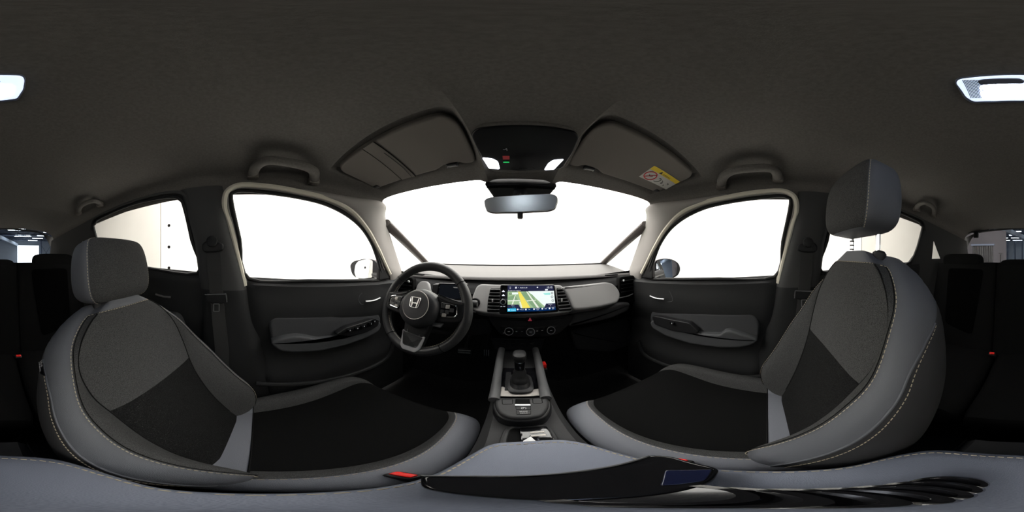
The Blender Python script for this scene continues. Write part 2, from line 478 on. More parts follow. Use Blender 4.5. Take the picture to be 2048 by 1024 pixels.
for x in (-4.6, 0.9, 2.6):
    for y in (-12, -14.4, -17, -19.6, -22.6):
        k += 1
        t = thing('strip_light', 'fluorescent strip light hanging under the hall roof trusses', 'light', (x, y, HZ - .62), 'strip lights of the hall')
        obj('tube', box((x, y, HZ - .60), (1.3, 0.10, 0.05)), 'hall_tube', t)
        obj('housing', box((x, y, HZ - .545), (1.4, 0.16, 0.06)), 'hall_beam', t)
        obj('hanger', tube([(x, y, HZ - .52), (x, y, HZ)], .012, 5), 'hall_steel', t)
for x, w_ in ((0.25, 'left'), (1.25, 'middle'), (2.3, 'right')):
    obj('steel_column', join(box((x, -23.0, .8), (0.16, 0.05, 3.9)), box((x, -22.9, .8), (0.04, 0.25, 3.9))), 'hall_steel', label='%s of three dark steel columns by the far hall wall' % w_, cat='column', group='steel columns of the hall')
obj('cross_brace', join(tube([(-8.2, -25.8, -0.6), (-6.8, -25.8, 1.6)], .03, 4), tube([(-6.8, -25.8, -0.6), (-8.2, -25.8, 1.6)], .03, 4), box((-8.3, -25.8, .8), (.12, .12, 3.9)), box((-6.65, -25.8, .8), (.12, .12, 3.9))), 'hall_steel', label='dark crossed steel brace on the far hall wall', cat='brace', kind='stuff')
# half-wall closing the rear right of the booth, with a strip curtain
WY = -5.1
cur = [(0.98, GROUND), (1.66, GROUND), (1.66, 0.34), (0.98, 0.34)]
struct('wall_booth_end', holed(dense([(0.56, GROUND), (2.75, GROUND), (2.75, 1.0), (1.9, .92), (0.56, .80)], .4), [dense(cur, .3)], hmap(WY)), 'end_wall', 'grey end wall of the booth seen through the tailgate window', 'wall')
t = thing('strip_curtain', 'dark plastic strip curtain hanging in the booth end wall', 'curtain', (1.32, WY - .03, GROUND))
for i in range(9):
    x = 1.02 + i * 0.075
    def fs(u, v, x=x, i=i): return A([x + (u - .5) * .085, WY - .03 - .012 * math.cos((u - .5) * 3) - .01 * (i % 2), lerp(GROUND + .03, 0.36, v)])
    obj('strip', grid(fs, 5, 2), 'curtain_pvc', t)
obj('curtain_rail', box((1.32, WY + .03, 0.36), (0.78, 0.04, 0.05)), 'hall_steel', t)
obj('work_light_stand', join(tube([(.72, WY + .15, GROUND), (.72, WY + .15, 0.05)], .015, 6), box((.72, WY + .15, 0.08), (.10, .04, .03)), tube([(.60, WY + .05, GROUND), (.72, WY + .15, GROUND + .2)], .01, 5), tube([(.84, WY + .05, GROUND), (.72, WY + .15, GROUND + .2)], .01, 5)), 'black_plastic', label='thin black lamp stand in front of the booth end wall', cat='stand', kind='stuff')

# ================================================================ car body
# headliner with pockets for the visors
VIS = [A(p) for p in ((-0.118, 0.272), (-0.485, 0.268), (-0.495, 0.452), (-0.122, 0.470))]
def pocket(x, y):
    if x > CX: x = 2 * CX - x
    inx = sstep(-0.515, -0.500, x) * (1 - sstep(-0.112, -0.092, x))
    iny = sstep(0.245, 0.262, y) * (1 - sstep(0.475, 0.50, y))
    rib = 0.013 * (math.exp(-((x + 0.090) / 0.018) ** 2)) * sstep(0.10, 0.25, y)
    return 0.020 * inx * iny - rib
def head(u, v):
    a = math.pi * (1 - u)
    y = lerp(0.585, -1.40, v)
    y -= 0.038 * (math.cos(a) ** 2) * max(0, 1 - v * 6)
    cx_ = math.copysign(abs(math.cos(a)) ** (2 / 3.0), math.cos(a)); sz = abs(math.sin(a)) ** (2 / 3.0)
    x = CX + hw(y) * cx_
    p = A([x, y, ze(y) + (zc(y) - ze(y)) * sz + pocket(x, y)])
    if u < 1e-6 or u > 1 - 1e-6: p += A([math.copysign(.006, cx_), 0, -.035])
    return p
struct('ceiling', grid(head, 181, 200), 'headliner', 'dark grey fabric headliner spanning the whole cabin roof', 'ceiling')
struct('roof_panel', grid(lambda u, v: head(u, v) + A([0, 0, 0.06]), 41, 40), 'paint_red', 'painted roof panel above the headliner', 'roof')

# windscreen
def wbase(u):                                      # base of the windscreen and the thin front pillars
    x = CX + (u * 2 - 1) * 0.745; k = (u * 2 - 1) ** 2
    return A([x, lerp(1.44, 1.21, k), lerp(-0.080, -0.062, k)])
def wtop(u):
    x = CX + (u * 2 - 1) * 0.585; k = (u * 2 - 1) ** 2
    y = 0.585 - 0.038 * k
    return A([x, y, lerp(0.302, 0.262, k ** 1.3)])
def wtop2(u): p = wtop(u); return p
def ws(u, v):
    p, q = wtop2(u), wbase(u)
    m = lerp(p, q, v); m[2] += 0.03 * math.sin(math.pi * v); return m
struct('window_1', grid(ws, 31, 21), 'glass_clear', 'wide raked windscreen behind the mirror and dashboard', 'windscreen')

# A pillars (both pairs), quarter windows
ZB = -0.10
def ap_edges():
    rear = [side(*yz(*p), d=0.012) for p in ((600, 389), (655, 402), (700, 425), (730, 460), (748, 490), (765, 525), (777, 548))]
    c = wtop(0.0)
    front = [A([CX - hw(0.17), 0.17, ze(0.17)]), A([CX - hw(0.36), 0.36, ze(0.36)]), c + A([0, 0, .004]), at_x(768, 430, -0.585), at_x(779, 470, -0.625), at_x(797, 525, -0.66), at_x(804, 548, -0.67)]
    rear.append(rear[-1] + A([-.03, .03, -.08])); front.append(front[-1] + A([-.04, .03, -.08]))
    return cat_rom(rear, 5), cat_rom(front, 5)
def a_pillar():
    R, F_ = ap_edges(); n = len(R); nv = 11
    V, F = [], []
    for i in range(n):
        r, f = R[i], F_[i]
        L = np.linalg.norm(f - r); bul = min(0.022, L * 0.28)
        mid = (r + f) / 2; inw = unit(A([-mid[0] * 0.8, -0.35, -0.1]))
        row = [r - inw * 0.03]
        for k in range(nv):
            t = k / (nv - 1); row.append(lerp(r, f, t) + inw * bul * math.sin(math.pi * t) ** 0.6)
        row.append(f - inw * 0.05 + A([0, 0.02, 0]))
        V += row
    m = nv + 2
    for i in range(n - 1):
        for k in range(m - 1): F.append([i * m + k, i * m + k + 1, (i + 1) * m + k + 1, (i + 1) * m + k])
    return V, F
ap = a_pillar()
struct('trim_1', ap, 'pillar_light', 'pale grey padded pillar trim between windscreen and driver door', 'pillar')
struct('trim_2', mirx(ap), 'pillar_light', 'pale grey padded pillar trim between windscreen and passenger door', 'pillar')
T0, T1 = at_x(771, 446, -0.612), at_x(852, 526, -0.715)
T1b = T1 + (T1 - T0) * 0.06
thin = tube([lerp(T0, T1b, k / 6) for k in range(7)], 0.030, 12, flat=(0.8, (1, 0, 0)))
struct('trim_3', thin, 'pillar_brown', 'thin slanted front pillar left of the windscreen', 'pillar')
struct('trim_4', mirx(thin), 'pillar_brown', 'thin slanted front pillar right of the windscreen', 'pillar')
_, FE = ap_edges()
qa = FE[-29:-5]
qpath = [T0 + (T1b - T0) * k / (len(qa) - 1) for k in range(len(qa))]
qw = loft([[a + A([-.01, .01, 0]), b] for a, b in zip(qa, qpath)], closed=False)
struct('window_2', qw, 'glass_clear', 'small triangular quarter window left of the windscreen', 'window')
struct('window_3', mirx(qw), 'glass_clear', 'small triangular quarter window right of the windscreen', 'window')

# doors -----------------------------------------------------------
FO = [yz(*p) for p in ((463, 400), (470, 386), (490, 383), (540, 388), (600, 397), (650, 410), (690, 430), (720, 455), (740, 485), (750, 510), (757, 535))] + [(0.605, -0.124), (0.474, -0.119), (0.22, -0.104), (-0.03, -0.090), (-0.063, 0.063)]
FW = [(-0.045, -0.12), (-0.068, -0.016), (-0.097, 0.112), (-0.116, 0.18), (-0.112, 0.235), (-0.087, 0.263), (-0.04, 0.274), (0.052, 0.266), (0.165, 0.250), (0.278, 0.233), (0.383, 0.194), (0.469, 0.126), (0.531, 0.056), (0.604, -0.034), (0.66, -0.10), (0.66, -0.14), (0.3, -0.13)]
RO = [(-0.842, 0.165), (-0.821, 0.200), (-0.783, 0.220), (-0.588, 0.250), (-0.438, 0.256), (-0.328, 0.252), (-0.292, 0.235), (-0.278, 0.202), (-0.257, 0.067), (-0.240, -0.072), (-0.50, -0.058), (-0.775, -0.040)]
RW = [(-0.87, 0.165), (-0.845, 0.212), (-0.79, 0.236), (-0.588, 0.262), (-0.438, 0.272), (-0.318, 0.270), (-0.270, 0.250), (-0.256, 0.202), (-0.238, 0.067), (-0.220, -0.11), (-0.50, -0.09), (-0.80, -0.075)]
def smooth_loop(P, n=5): return [(p[0], p[1]) for p in cat_rom(P, n, True)]
def belt(y): return float(np.interp(y, [-0.85, -0.24, -0.03, 0.474, 0.78], [-0.038, -0.072, -0.090, -0.119, -0.135]))

def door_front(sgn, name, label, driver):
    d = thing(name, label, 'door', side(0.3, -0.9, 0, sgn), kind='structure')
    mx = (lambda vf: vf) if sgn < 0 else mirx
    fo, fw = smooth_loop(FO, 4), smooth_loop(FW, 4)
    obj('window_frame', mx(holed(dense(fw, .015), [dense(fo, .015)], lambda a, b: side(a, b, 0.004))), 'rubber', d)
    inner = [side(a, b, 0.008) for a, b in dense(fo, .02)]
    obj('window_seal', mx(tube(inner, 0.008, 8, closed=True)), 'rubber', d)
    topw = [p for p in fw if p[1] > -0.105]
    i0 = min(range(len(topw)), key=lambda i: topw[i][1] + (1 if topw[i][0] > 0.2 else 0))
    wel = [side(a, b, 0.014) for a, b in cat_rom(FW[:15], 5)]
    obj('welt', mx(tube(wel, 0.0105, 8)), 'welt', d)
    wel2 = [side(lerp(a, c[0], .45), lerp(b, c[1], .45), 0.010) for (a, b), c in zip(cat_rom(FW[:15], 5), [min(fo, key=lambda q: (q[0] - a) ** 2 + (q[1] - b) ** 2) for a, b in cat_rom(FW[:15], 5)])]
    obj('inner_seal', mx(tube(wel2, 0.004, 6)), 'pillar_light', d)
    obj('pane', mx(grid(lambda u, v: side(lerp(-0.11, 0.64, u), lerp(-0.135, 0.268, v), -0.012), 24, 14)), 'glass_clear', d)
    # door panel
    def pan(u, v):
        yr = lerp(-0.045, 0.05, sstep(0, 1, v)); y = lerp(yr, 0.80, u)
        zb = belt(y) + 0.004; z = lerp(zb, FLOOR + .02, v)
        bulge = -0.004 + 0.030 * sstep(0, .035, v) + 0.012 * sstep(.03, .16, v) - 0.030 * sstep(.20, .36, v) + 0.035 * sstep(.45, .62, v)
        bulge *= sstep(0, .05, u) * .5 + .5
        return side(y, z, bulge)
    obj('door_panel', mx(grid(pan, 40, 60)), 'door_plastic', d)
    # inlay pad and armrest
    X1, X2 = -0.632, -0.600
    n = (1, 0, 0)
    if driver:
        inlay = [(536, 645), (548, 634), (625, 632), (690, 627), (738, 619), (756, 624), (763, 640), (758, 655), (700, 682), (640, 695), (560, 695), (543, 682)]
        arm = [(541, 685), (560, 678), (590, 672), (612, 674), (640, 680), (690, 672), (735, 658), (757, 642), (764, 648), (760, 662), (735, 676), (690, 692), (640, 703), (590, 706), (560, 703), (546, 693)]
        hand = [(720, 588), (728, 584), (768, 582), (770, 592), (762, 604), (722, 609), (716, 600)]
    else:
        inlay = [(1520, 645), (1508, 628), (1450, 628), (1380, 625), (1320, 616), (1302, 622), (1299, 640), (1305, 655), (1350, 674), (1420, 690), (1500, 688), (1517, 676)]
        arm = [(1518, 680), (1495, 672), (1460, 661), (1448, 662), (1440, 670), (1400, 668), (1350, 655), (1306, 640), (1299, 645), (1303, 656), (1330, 672), (1380, 688), (1440, 696), (1480, 696), (1506, 690)]
        hand = [(1289, 577), (1298, 577), (1338, 580), (1345, 594), (1346, 603), (1318, 604), (1296, 597)]
    sx = 1 if sgn < 0 else -1
    def PX(L, x): X = x if sgn < 0 else 2 * CX - x; return [at_x(p[0], p[1], X) for p in L]
    nn = (sx, 0, 0)
    obj('inlay_pad', slab(rnd(PX(inlay, X1), .03, 4), nn, 0.05, 0.010), 'door_inlay', d)
    obj('armrest', slab(rnd(PX(arm, X2), .02, 4), nn, 0.07, 0.009), 'door_vinyl', d)
    hx = -0.622
    hp = obj('handle_recess', slab(rnd(PX(hand, hx), .012, 3), nn, 0.03, 0.003), 'black_plastic', d)
    hc = sum(PX(hand, hx)) / len(hand)
    obj('handle_rim', tube(rnd(PX(hand, hx), .012, 3), 0.0025, 6, closed=True), 'door_vinyl', d)
    f = 1
    a0 = hc + A([sx * .012, -0.045, -0.012]); a1 = hc + A([sx * .012, 0.05, -0.010])
    obj('handle_lever', tube(cat_rom([a0, lerp(a0, a1, .5) + A([sx * .004, 0, -.004]), a1], 5), 0.0036, 8, flat=(1.3, (0, 0, 1))), 'silver_paint', d)
    obj('lock_knob', slab([hc + A([sx * .006, .034, .012]), hc + A([sx * .006, .062, .004]), hc + A([sx * .006, .040, -.004])], nn, .012, .002), 'satin_silver', d)
    # switch panel on the armrest
    if driver:
        sw = [(672, 669), (692, 656), (745, 639), (759, 640), (757, 652), (735, 664), (700, 673)]
        spots = [(699, 660), (714, 656), (727, 652), (741, 647), (748, 642)]
    else:
        sw = [(1303, 632), (1318, 634), (1378, 646), (1398, 664), (1388, 668), (1345, 662), (1308, 648)]
        spots = [(1345, 646)]
    sp = PX(sw, -0.594)
    s_ = obj('switch_panel', slab(rnd(sp, .012, 3), nn, 0.03, 0.003), 'black_plastic', d)
    for q in spots:
        c = PX([q], -0.588)[0]
        b_ = obj('window_switch', box(c, (0.012, 0.026, 0.014), bev=.003), 'gloss_black', s_)
        obj('switch_mark', box(c + A([sx * .0062, 0, 0]), (0.0006, 0.004, 0.006)), 'print_white', s_)
    # map pocket
    pk = [(-0.0, -0.62), (0.30, -0.66), (0.62, -0.66), (0.70, -0.56)]
    obj('map_pocket_lip', mx(tube(cat_rom([A([side(a, b)[0] + .05, a, b]) for a, b in pk], 6), 0.012, 8)), 'door_plastic', d)
    # corner sail under the mirror
    obj('mirror_sail', mx(slab(rnd([side(.575, -.125, .012), side(.66, -.125, .012), side(.60, -.03, .012), side(.575, .0, .012)], .01), (1, 0, 0), .02, .004)), 'black_plastic', d)
    return d
door_front(-1, 'door_1', 'driver door panel with grey armrest and row of window switches', True)
door_front(1, 'door_2', 'front passenger door panel with grey inlay and single window switch', False)

def door_rear(sgn, name, label):
    d = thing(name, label, 'door', side(-0.5, -0.9, 0, sgn), kind='structure')
    mx = (lambda vf: vf) if sgn < 0 else mirx
    ro, rw = smooth_loop(RO, 4), smooth_loop(RW, 4)
    obj('window_frame', mx(holed(dense(rw, .015), [dense(ro, .015)], lambda a, b: side(a, b, 0.004))), 'rubber', d)
    obj('window_seal', mx(tube([side(a, b, .008) for a, b in dense(ro, .02)], 0.008, 8, closed=True)), 'rubber', d)
    obj('welt', mx(tube([side(a, b, .012) for a, b in cat_rom(RW[0:10], 5)], 0.007, 8)), 'pillar_dark', d)
    obj('pane', mx(grid(lambda u, v: side(lerp(-0.87, -0.22, u), lerp(-0.11, 0.258, v), -0.012), 24, 14)), 'glass_tint', d)
    def pan(u, v):
        y = lerp(-0.86, -0.215, u); z = lerp(belt(y) + .004, FLOOR + .02, v)
        b = -0.004 + 0.028 * sstep(0, .04, v) - .02 * sstep(.2, .35, v) + .03 * sstep(.45, .6, v)
        return side(y, z, b)
    obj('door_panel', mx(grid(pan, 30, 40)), 'door_plastic', d)
    sx = 1 if sgn < 0 else -1
    c = at_x(330, 587, -0.64) if sgn < 0 else mirx(([at_x(330, 587, -0.64)], []))[0][0]
    obj('handle_recess', slab(rnd([c + A([0, a, b]) for a, b in ((-.06, .02), (.05, .024), (.05, -.02), (-.05, -.024))], .012), (sx, 0, 0), .03, .003), 'black_plastic', d)
    obj('handle_lever', tube([c + A([sx * .01, -.045, -.008]), c + A([sx * .012, 0, -.013]), c + A([sx * .01, .035, -.011])], .005, 8), 'satin_silver', d)
    obj('lock_mark', box(c + A([sx * .004, -.03, .014]), (.002, .006, .004)), 'red_plastic', d)
    obj('armrest', mx(slab(rnd([A([-.60, a, b]) for a, b in ((-.75, -.28), (-.32, -.26), (-.30, -.34), (-.40, -.37), (-.75, -.36))], .03), (1, 0, 0), .07, .018)), 'door_vinyl', d)
    return d
door_rear(-1, 'door_3', 'dark left rear door behind the driver seat')
door_rear(1, 'door_4', 'dark right rear door behind the passenger seat')

# B pillars
def b_pillar(u, v):
    z = lerp(ze(-0.2) + .004, FLOOR, v)
    yf = float(np.interp(z, [-0.95, -0.57, -0.11, 0.10, 0.275], [0.12, 0.07, -0.030, -0.088, -0.114]))
    yb = float(np.interp(z, [-0.95, -0.57, -0.11, 0.07, 0.275], [-0.24, -0.24, -0.241, -0.254, -0.303]))
    y = lerp(yf, yb, u)
    fl = 0.035 * sstep(0.0, 0.15, v)
    return side(y, z, -0.01 + (0.022 + fl) * (1 - abs(2 * u - 1) ** 5))
VB = (ze(-0.2) + .004 + .135) / (ze(-0.2) + .004 - FLOOR)
bpu = grid(lambda u, v: b_pillar(u, v * VB), 19, 16)
bpl = grid(lambda u, v: b_pillar(u, lerp(VB, 1, v)), 19, 26)
struct('trim_5', bpu, 'pillar_dark', 'dark upper centre pillar trim behind the driver door window', 'pillar')
struct('trim_6', mirx(bpu), 'pillar_dark', 'dark upper centre pillar trim behind the passenger door window', 'pillar')
struct('trim_7', bpl, 'door_plastic', 'black lower centre pillar trim behind the driver door', 'pillar')
struct('trim_8', mirx(bpl), 'door_plastic', 'black lower centre pillar trim behind the passenger door', 'pillar')

# rear sides, tailgate
def rear_side(sgn, name, lab, wname, wlab):
    mx = (lambda vf: vf) if sgn < 0 else mirx
    outer = [(-0.79, -0.95), (-0.79, -0.05), (-0.86, 0.165), (-0.835, 0.222), (-0.80, ze(-.80) + .004), (-1.0, ze(-1.0) + .004), (-1.2, ze(-1.2) + .004), (-1.41, ze(-1.41) + .004), (-1.56, -0.1), (-1.60, -0.95)]
    tri = [(-0.972, 0.105), (-1.078, -0.020), (-0.985, -0.020)]
    dn = lambda a, b: side(a, b, 0.012)
    o = struct(name, mx(holed(dense(outer, .05), [dense(tri, .03)], dn)), 'pillar_dark', lab, 'wall')
    pane = mx(([side(a, b, 0.0) for a, b in ((-0.95, 0.13), (-1.10, -0.03), (-0.97, -0.03))], [[0, 1, 2]]))
    struct(wname, pane, 'glass_clear', wlab, 'window')
rear_side(-1, 'wall_rear_left', 'dark rear quarter trim left of the back seats', 'window_4', 'tiny triangular rear quarter window on the left')
rear_side(1, 'wall_rear_right', 'dark rear quarter trim right of the back seats', 'window_5', 'tiny triangular rear quarter window on the right')
def tg(a, b): return A([a, -1.395 - (0.25 - b) * 0.42, b])
TO = [(CX - .64, -.95), (CX + .64, -.95), (CX + .64, -.2), (CX + .60, .0), (CX + .545, .16), (CX + .35, .225), (CX, .255), (CX - .35, .225), (CX - .545, .16), (CX - .60, .0), (CX - .64, -.2)]
TH = rnd([(CX - .535, -.12), (CX + .535, -.12), (CX + .515, .06), (CX + .42, .205), (CX, .240), (CX - .42, .205), (CX - .515, .06)], [.05, .05, .03, .08, .3, .08, .03], 6)
struct('door_5', holed(dense(TO, .04), [dense(TH, .03)], tg), 'pillar_dark', 'dark tailgate trim around the rear window', 'door')
struct('window_6', grid(lambda u, v: tg(lerp(CX - .55, CX + .55, u), lerp(-.14, .245, v)) - A([0, .01, 0]), 12, 8), 'glass_clear', 'rear window of the tailgate looking out into the hall', 'window')
obj('rear_wiper_motor', join(box(tg(.42, .19) + A([0, .03, 0]), (.045, .03, .06), bev=.008), tube([tg(.30, .225) + A([0, .03, 0]), tg(.60, .205) + A([0, .03, 0])], .008, 6)), 'black_plastic', label='small black catch hanging at the top right of the rear window', cat='catch', kind='stuff')

# floor, firewall and footwell sides
struct('floor', grid(lambda u, v: A([lerp(CX - .72, CX + .72, u), lerp(1.34, -1.62, v), FLOOR + 0.10 * math.exp(-((u - .5) * 1.44 / .16) ** 4)]), 25, 20), 'carpet', 'black carpet on the floor of the car', 'floor')
struct('wall_firewall', grid(lambda u, v: A([lerp(CX - .76, CX + .76, u), lerp(1.18, 1.42, max(0, (v - .35) / .65)) if v > .35 else lerp(.95, 1.18, v / .35), lerp(FLOOR, -0.10, v)]), 8, 12), 'carpet', 'black footwell bulkhead behind the pedals', 'wall')
for sg, nm, tx in ((-1, 'wall_kick_left', 'driver'), (1, 'wall_kick_right', 'passenger')):
    struct(nm, box((CX + sg * .715, 1.08, -.53), (.03, .62, .84)), 'carpet', 'black kick panel beside the %s footwell' % tx, 'wall')

# ================================================================ dashboard
dash = thing('dashboard', 'wide dashboard with pale top and grey padded panels under the windscreen', 'dashboard', (CX, 0.95, -0.55))
def near(u):
    k = (u * 2 - 1); x = CX + k * 0.69
    return A([x, 0.87 - 0.05 * abs(k) ** 3, -0.113])
def dtop(u, v):
    b = wbase(u); b = A([CX + (u * 2 - 1) * 0.745, b[1] - .004, b[2] - 0.006]); n_ = near(u)
    if v < .85:
        t = v / .85; p = lerp(b, n_, t); p[2] += 0.004 * math.sin(math.pi * t); return p
    t = (v - .85) / .15 * math.pi / 2
    return n_ + A([0, -0.016 * math.sin(t), -0.016 * (1 - math.cos(t))])
obj('top_pad', grid(dtop, 50, 36), 'dash_top', dash)
def dbody(u, v):
    k = u * 2 - 1; x = CX + k * 0.705
    P = [(0.86, -0.126), (0.855, -0.150), (0.80, -0.165), (0.765, -0.19), (0.752, -0.26), (0.755, -0.31), (0.80, -0.37), (0.88, -0.40), (1.05, -0.42), (1.20, -0.40)]
    s = v * (len(P) - 1); i = min(int(s), len(P) - 2); t = s - i
    y, z = lerp(P[i][0], P[i + 1][0], t), lerp(P[i][1], P[i + 1][1], t)
    return A([x, y - 0.04 * abs(k) ** 4, z + 0.03 * k * k])
obj('dash_body', grid(dbody, 40, 46), 'dash_black', dash)
NY = (0, -1, 0)
NP = unit((0, -.84, .54))
def PT(L, y, zref=-.19): return [on(p[0], p[1], (0, y, zref), NP) for p in L]
def tpanel(name, L, y, depth, m, bev=.006, r=.012):
    return obj(name, slab(rnd(PT(L, y), r, 4), NP, depth, bev), m, dash)
def PY(L, y): return [at_y(p[0], p[1], y) for p in L]
def panel(name, L, y, depth, m, bev=.006, r=.012, parent=None, n=NY):
    return obj(name, slab(rnd(PY(L, y), r, 4), n, depth, bev), m, parent or dash)
# passenger pad
tpanel('passenger_pad', [(1121, 573), (1160, 569), (1212, 563), (1228, 567), (1240, 582), (1241, 596), (1234, 606), (1200, 614), (1147, 621), (1140, 600), (1131, 584)], 0.70, 0.06, 'dash_pad', .010, .03)
# centre surround with the vents
tpanel('centre_surround', [(943, 596), (953, 572), (962, 567), (1124, 569), (1133, 584), (1142, 604), (1147, 622), (1118, 627), (1060, 631), (990, 629), (946, 622)], 0.715, 0.07, 'dash_pad', .008, .02)
def vent(L, slats, knob):
    P = [p + NP * .003 for p in PT(L, .715)]
    v_ = obj('vent_recess', slab(rnd(P, .006), NP, .004, .001), 'black_matte', dash)
    up = unit(np.cross(NP, (1, 0, 0))); up = up if up[2] > 0 else -up
    o_ = sum(P) / len(P); T = [A([p[0], (p - o_).dot(up)]) for p in P]
    zmin, zmax = min(t[1] for t in T), max(t[1] for t in T)
    for k in range(slats):
        z = lerp(zmax - .010, zmin + .010, k / (slats - 1)); hit = []
        for i in range(len(T)):
            a, b = T[i - 1], T[i]
            if (a[1] - z) * (b[1] - z) < 0: hit.append(lerp(a[0], b[0], (z - a[1]) / (b[1] - a[1])))
        if len(hit) < 2: continue
        x0, x1 = min(hit) + .002, max(hit) - .002
        c = A([(x0 + x1) / 2, o_[1], o_[2]]) + up * z + NP * .006
        obj('slat', box(c, (x1 - x0, .012, .0045), ((1, 0, 0), (0, 1, 0), (0, 0, 1)), bev=.001), 'console_grey', v_)
    c = PT([knob], .715)[0] + NP * .016
    obj('vent_tab', box(c, (.014, .012, .014), bev=.003), 'black_plastic', v_)
    obj('vent_tab_mark', box(c + A([0, -.0065, .001]), (.0055, .002, .014)), 'paper', v_)
vent([(981, 577), (1001, 577), (1001, 624), (974, 624), (976, 600)], 7, (986, 603))
vent([(1113, 576), (1122, 576), (1132, 592), (1141, 613), (1143, 621), (1117, 622)], 7, (1121, 602))
# chrome lower line and lower centre panel
obj('trim_line', tube(cat_rom(PY([(944, 623), (985, 630), (1060, 633), (1120, 629), (1160, 623)], .702), 6), .003, 6), 'console_rail', dash)
panel('lower_centre_panel', [(975, 634), (1060, 638), (1150, 629), (1140, 648), (1118, 668), (1090, 674), (1040, 675), (1000, 670), (984, 650)], 0.715, 0.06, 'dash_dark', .006, .02)
panel('lower_passenger_panel', [(1150, 627), (1200, 620), (1245, 605), (1262, 606), (1258, 622), (1220, 638), (1165, 650), (1135, 655)], 0.715, 0.07, 'console_grey', .012, .02)
panel('glove_box', [(1140, 662), (1215, 645), (1260, 640), (1262, 690), (1220, 705), (1150, 700)], 0.80, 0.10, 'dash_dark', .012, .02)
# end vents
for sg in (-1, 1):
    X = CX + sg * .60
    c = A([X, .735, -.175]) if sg > 0 else A([X, .735, -.175])
    e = obj('end_vent', slab(rnd([c + A([a, 0, b]) for a, b in ((-.06, .055), (.06, .055), (.062, -.03), (.03, -.062), (-.062, -.065))], .02), NY, .03, .004), 'black_matte', dash)
    for k in range(4): obj('slat', box(c + A([0, -.004, .03 - k * .022]), (.10, .012, .003)), 'black_plastic', e)
    obj('vent_trim', tube([c + A([-.065, -.006, -.068]), c + A([.0, -.008, -.066]), c + A([.04, -.006, -.058]), c + A([.068, -.004, -.03])], .0035, 6), 'satin_silver', e)
    q = c + A([sg * -.045, -.02, .035])
    obj('vent_tab', box(q, (.01, .008, .01), bev=.002), 'print_white', e)
# driver side pad, binnacle
tpanel('driver_pad', [(827, 590), (834, 568), (842, 561), (856, 562), (861, 578), (864, 594), (850, 599)], 0.735, 0.06, 'dash_pad', .008, .014)
panel('binnacle_side', [(864, 569), (882, 568), (884, 597), (866, 597)], 0.752, 0.04, 'console_grey', .004, .008)
panel('binnacle_lip', [(868, 601), (932, 601), (948, 604), (944, 612), (868, 612)], 0.732, 0.05, 'console_rail', .006, .01)
obj('lower_driver_panel', slab(rnd(PY([(778, 612), (850, 612), (950, 625), (980, 640), (985, 668), (940, 672), (790, 655)], .76), .02), NY, .08, .01), 'dash_dark', dash)
# defroster slots in the top
for px, py in ((836, 549), (1223, 550)):
    c = at_z(px, py, -0.105)
    obj('defroster_slot', box(c, (.075, .022, .006), bev=.002), 'black_matte', dash)
obj('cowl_strip', tube([wbase(k / 24) + A([0, -.012, -.001]) for k in range(25)], .005, 6), 'black_plastic', dash)

cl = thing('instrument_display', 'dark driver instrument display behind the steering wheel', 'display', at_y(903, 600, .745))
obj('bezel', slab(rnd(PY([(876, 566), (934, 567), (936, 600), (872, 600)], .742), .01), (0, -1, .1), .012, .003), 'gloss_black', cl)
obj('screen', slab(rnd(PY([(880, 569), (930, 570), (932, 597), (876, 597)], .740), .006), (0, -1, .1), .002, .0), 'cluster_glow', cl)
obj('glow_mark', slab(PY([(906, 574), (930, 575), (930, 577), (908, 576)], .738), NY, .001, 0), 'print_white', cl)

# ---------------------------------------------------------------- touchscreen
TS = thing('touchscreen', 'black tablet-like touchscreen showing a navigation map in the dashboard centre', 'touchscreen', at_y(1058, 628, .66))
so, sn = at_y(1058, 598, .645), unit((-.06, -1, .20))
def SP(px, py, off=0.0): p = on(px, py, so, sn); return p + sn * off
def SPL(L, off=0.0): return [SP(p[0], p[1], off) for p in L]
obj('bezel', slab(rnd(SPL([(1000, 569), (1110, 569), (1118, 624), (998, 629)]), .010, 4), sn, .022, .004), 'gloss_black', TS)
def ui(name, L, m, off, r=0.0):
    P = SPL(L, off); P = rnd(P, r, 3) if r else P
    return obj(name, slab(P, sn, .0004, 0), m, TS, smooth=0)
ui('status_bar', [(1015.5, 571), (1106.5, 571), (1107.5, 580.5), (1015.3, 583)], 'ui_panel', .0006)
ui('map_background', [(1015.5, 583), (1107.8, 581.5), (1110.8, 614.0), (1015.0, 617)], 'ui_green', .0008)
ui('map_water', [(1056, 582.4), (1107.8, 581.5), (1110.8, 614.0), (1092, 615), (1075, 600)], 'ui_pale', .0011)
ui('map_field', [(1041, 586), (1052, 583), (1070, 598), (1086, 615), (1068, 616)], 'ui_green2', .0011)
ui('map_field', [(1016, 594), (1030, 590), (1036, 600), (1016, 602)], 'ui_green2', .0010)
ui('map_road', [(1036, 583.3), (1040.5, 583.2), (1061, 615.8), (1045, 616.5)], 'ui_yellow', .0014)
ui('map_road', [(1015.3, 600.5), (1040, 600), (1040, 602), (1015.2, 602.6)], 'ui_road', .0012)
ui('map_road', [(1052, 583), (1054.5, 583), (1078.5, 615.3), (1074, 615.5)], 'ui_road', .0013)
ui('map_road', [(1022, 612), (1030, 590), (1031.5, 590), (1025, 612)], 'ui_road', .0012)
ui('map_road', [(1038, 603), (1041, 603), (1046, 616.3), (1042, 616.6)], 'ui_road', .0013)
ui('map_road', [(1053, 601), (1072, 599.6), (1072, 601), (1054, 602.6)], 'ui_road', .0012)
ui('map_street', [(1060, 588), (1063, 588), (1072, 597), (1069, 597)], 'ui_green2', .0013)
ui('map_street', [(1067, 595), (1070, 595), (1081, 605), (1077, 605)], 'ui_green', .0014)
ui('map_sea', [(1086, 586.5), (1100, 585.2), (1101, 589.6), (1090, 590)], 'ui_teal', .0014)
